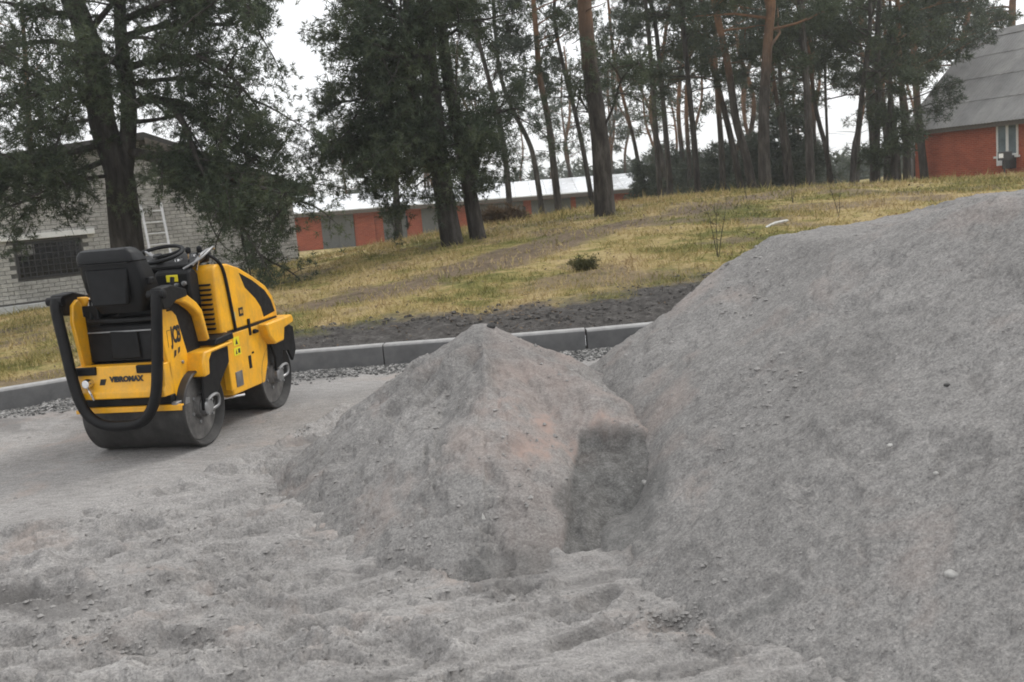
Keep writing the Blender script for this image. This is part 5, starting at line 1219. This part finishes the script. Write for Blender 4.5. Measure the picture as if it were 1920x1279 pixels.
# rims of the dug hollows
hx, hy, hr = [], [], []
for (c, a, b, dep) in HOLES:
    m = 160; q = gr.uniform(.5, 1.5, m); t = gr.uniform(0, 6.28, m); hx += list(c[0]+np.cos(t)*a*q); hy += list(c[1]+np.sin(t)*b*q); hr += list(gr.uniform(.003, .013, m))
hx, hy, hr = map(np.array, (hx, hy, hr)); hzv = ground_h(hx.copy(), hy.copy())
XX = np.r_[X1, X2, hx]; YY = np.r_[Y1, Y2, hy]; ZZ = np.r_[Z1, Z2, hzv]; RR = np.r_[R1, R2, hr]
tag(link('sand_clods', lumps('sand_clods', XX, YY, ZZ, RR, M['sclod'], .6, .35, True)), 'small crumbs and clods of damp sand scattered over the ground and piles', 'sand', kind='stuff')

# ------------------------------------------------------------------ single stones and litter
def on_surface(px, py):
    v = ray(px, py); t = .5; prev = None
    ts = np.linspace(1.2, 40, 9000); P = _C[None]+ts[:, None]*v[None]; h = surf(P[:, 0], P[:, 1]); i = int(np.argmax(P[:, 2] < h)); return P[i]
def pebble(px, py, r, mat, label, cat='stone', sq=(1.2, .9, .75)):
    p = on_surface(px, py); rr2 = np.random.default_rng(int(px)); import bmesh
    bm = bmesh.new(); bmesh.ops.create_icosphere(bm, subdivisions=3, radius=1)
    for vv in bm.verts:
        c = vv.co; k = 1+.16*(math.sin(c.x*3.1+px)+math.sin(c.y*4.3+py)+math.sin(c.z*3.7))/2; vv.co = Vector((c.x*sq[0], c.y*sq[1], c.z*sq[2]))*k*r
    me = bpy.data.meshes.new('stone'); bm.to_mesh(me); bm.free(); me.polygons.foreach_set('use_smooth', [True]*len(me.polygons)); me.materials.append(mat)
    return tag(link('stone', me, None, (p[0], p[1], p[2]-r*.05), rr2.uniform(0, 6)), label, cat)
M['pale'] = stone_mat('pale_stone', [(.3, (.42, .41, .39)), (.7, (.62, .61, .58))], 30)
M['midst'] = stone_mat('grey_stone', [(.3, (.25, .245, .235)), (.7, (.40, .39, .37))], 30)
M['darkst'] = stone_mat('dark_stone', [(.3, (.03, .03, .03)), (.7, (.08, .078, .075))], 30)
pebble(1784, 1078, .02, M['midst'], 'rounded grey stone lying on the lower slope of the large sand heap')
pebble(1776, 722, .011, M['darkst'], 'dark lump on the upper slope of the large sand heap')
pebble(1670, 835, .012, M['pale'], 'small pale pebble in the middle of the large sand heap')
pebble(1755, 888, .011, M['midst'], 'small grey pebble below the dark lump on the large heap')
pebble(920, 612, .028, M['darkst'], 'dark lump standing in for a hole at the peak of the small sand pile')  # dark stone added in place of a dark hole
pebble(1210, 905, .02, M['midst'], 'pale pebble beside the damp dug-out face')
# white pointed shard at the foot of the small pile
p = on_surface(908, 975); MBs = MB().add([(-.012, 0, -.01), (.012, -.006, -.01), (.01, .01, -.01), (-.007, .002, .034), (-.002, .007, .024)], [(0, 2, 1), (0, 1, 3), (1, 4, 3), (1, 2, 4), (2, 0, 4), (0, 3, 4)])
tag(MBs.build('shard', M['pale'], loc=tuple(p)), 'white pointed shard sticking out at the foot of the small sand pile', 'shard')

# pale sheet scrap on the grass by the heap
p = on_surface(1458, 424); z = p[2]
sc_ = MB().prism([(-.24, -.05), (-.1, .03), (.02, .055), (.25, .06), (.24, .11), (.0, .12), (-.13, .07), (-.25, .0)], 0, .03, 'z').build('litter_scrap', M['pale'], loc=(p[0], p[1], z+.015), bevel=.004)
sc_.scale = (.8, .8, .8)
sc_.rotation_euler = (.35, -.12, .1); tag(sc_, 'pale flat scrap lying in the grass just left of the large heap', 'litter')
# heather clump
def clump(px, py, Y, rad, n, ln, w, mat, label, name='shrub', cat='shrub', h=.5):
    q = on_surface(px, py); z = q[2]; t = thing(name, label, cat, (q[0], q[1], z)); r = np.random.default_rng(int(px)); m = MB(); P = []; D = []
    for k in range(n):
        a = r.uniform(0, 6.28); l = rad*r.uniform(.5, 1.15); e = np.array([math.cos(a)*l*r.uniform(.3, 1), math.sin(a)*l*r.uniform(.3, 1)*.6, rad*h*r.uniform(.35, 1.3)])
        m.tube([(0, 0, -.03), e*.55+np.array([0, 0, .04]), e], [.007, .005, .003], 4)
        for j in range(7): P.append(e*r.uniform(.45, 1.05)+r.normal(size=3)*.04); D.append(e/np.linalg.norm(e))
    m.build('stems', M['dbark'], t); tag(t.children[0], kind='stuff'); v = blades(np.array(P), np.array(D), 7, ln, w, r); k = len(v)//3
    link('foliage', mesh_np('foliage', v, np.arange(k*3).reshape(k, 3), M[mat]), t); return t
M['olive'] = needle_mat('olive_leaves', (.04, .042, .014), (.09, .088, .028), (.17, .15, .055))
clump(1097, 506, 12.9, .24, 40, .06, .006, 'olive', 'dark olive low shrub on the grass between the two sand piles', h=.42)
clump(940, 418, 22.2, .75, 90, .16, .014, 'brownleaf', 'brown heap of dead brushwood right of the close pair of pines', 'brush_pile', 'brush pile', h=.35)
# bare saplings
def sapling(pix, Y, label, stems, seed, hgt):
    q = on_surface(*pix); z = q[2]; t = thing('sapling', label, 'sapling', (q[0], q[1], z)); r = np.random.default_rng(seed)
    for s in range(stems):
        b = bent((0, 0, -.05), (r.normal()*.08-.03, r.normal()*.06, 1), hgt*r.uniform(.75, 1.05), r, n=6, wob=.07)
        m = MB().tube(b, list(np.linspace(.006, .002, len(b))), 5).build('stem', M['dbark'], t, smooth=True)
        tw = MB()
        for k in range(6):
            i = r.integers(2, len(b)-1); c = bent(b[i], (r.normal(), r.normal(), .8), hgt*.2, r, n=3, wob=.15); tw.tube(c, [.003, .002, .0015, .001], 4)
        tag(tw.build('twigs', M['dbark'], m), kind='stuff')
sapling((1346, 482), 12.6, 'taller bare sapling in front of the worn path, near the large heap', 3, 1, .95)
sapling((1574, 405), 15.5, 'bare leaning sapling on the grass behind the large heap', 2, 2, .62)
sapling((1486, 380), 19, 'small bare twig sapling further up the grass left of the leaning one', 2, 3, .45)
sapling((1400, 372), 21, 'tiny bare sapling on the crest above the path', 2, 4, .5)

# ------------------------------------------------------------------ damp air between here and the far wood
hz_m = bpy.data.materials.new('haze'); hz_m.use_nodes = True; hn = hz_m.node_tree; hn.nodes.clear()
pv = hn.nodes.new('ShaderNodeVolumePrincipled'); pv.inputs['Color'].default_value = (.93, .95, .97, 1); pv.inputs['Density'].default_value = .0009; pv.inputs['Anisotropy'].default_value = .2
ho = hn.nodes.new('ShaderNodeOutputMaterial'); hn.links.new(pv.outputs[0], ho.inputs['Volume'])
tag(MB().box((-2000, -60, -4), (2000, 800, 26)).build('haze', hz_m), kind='stuff')
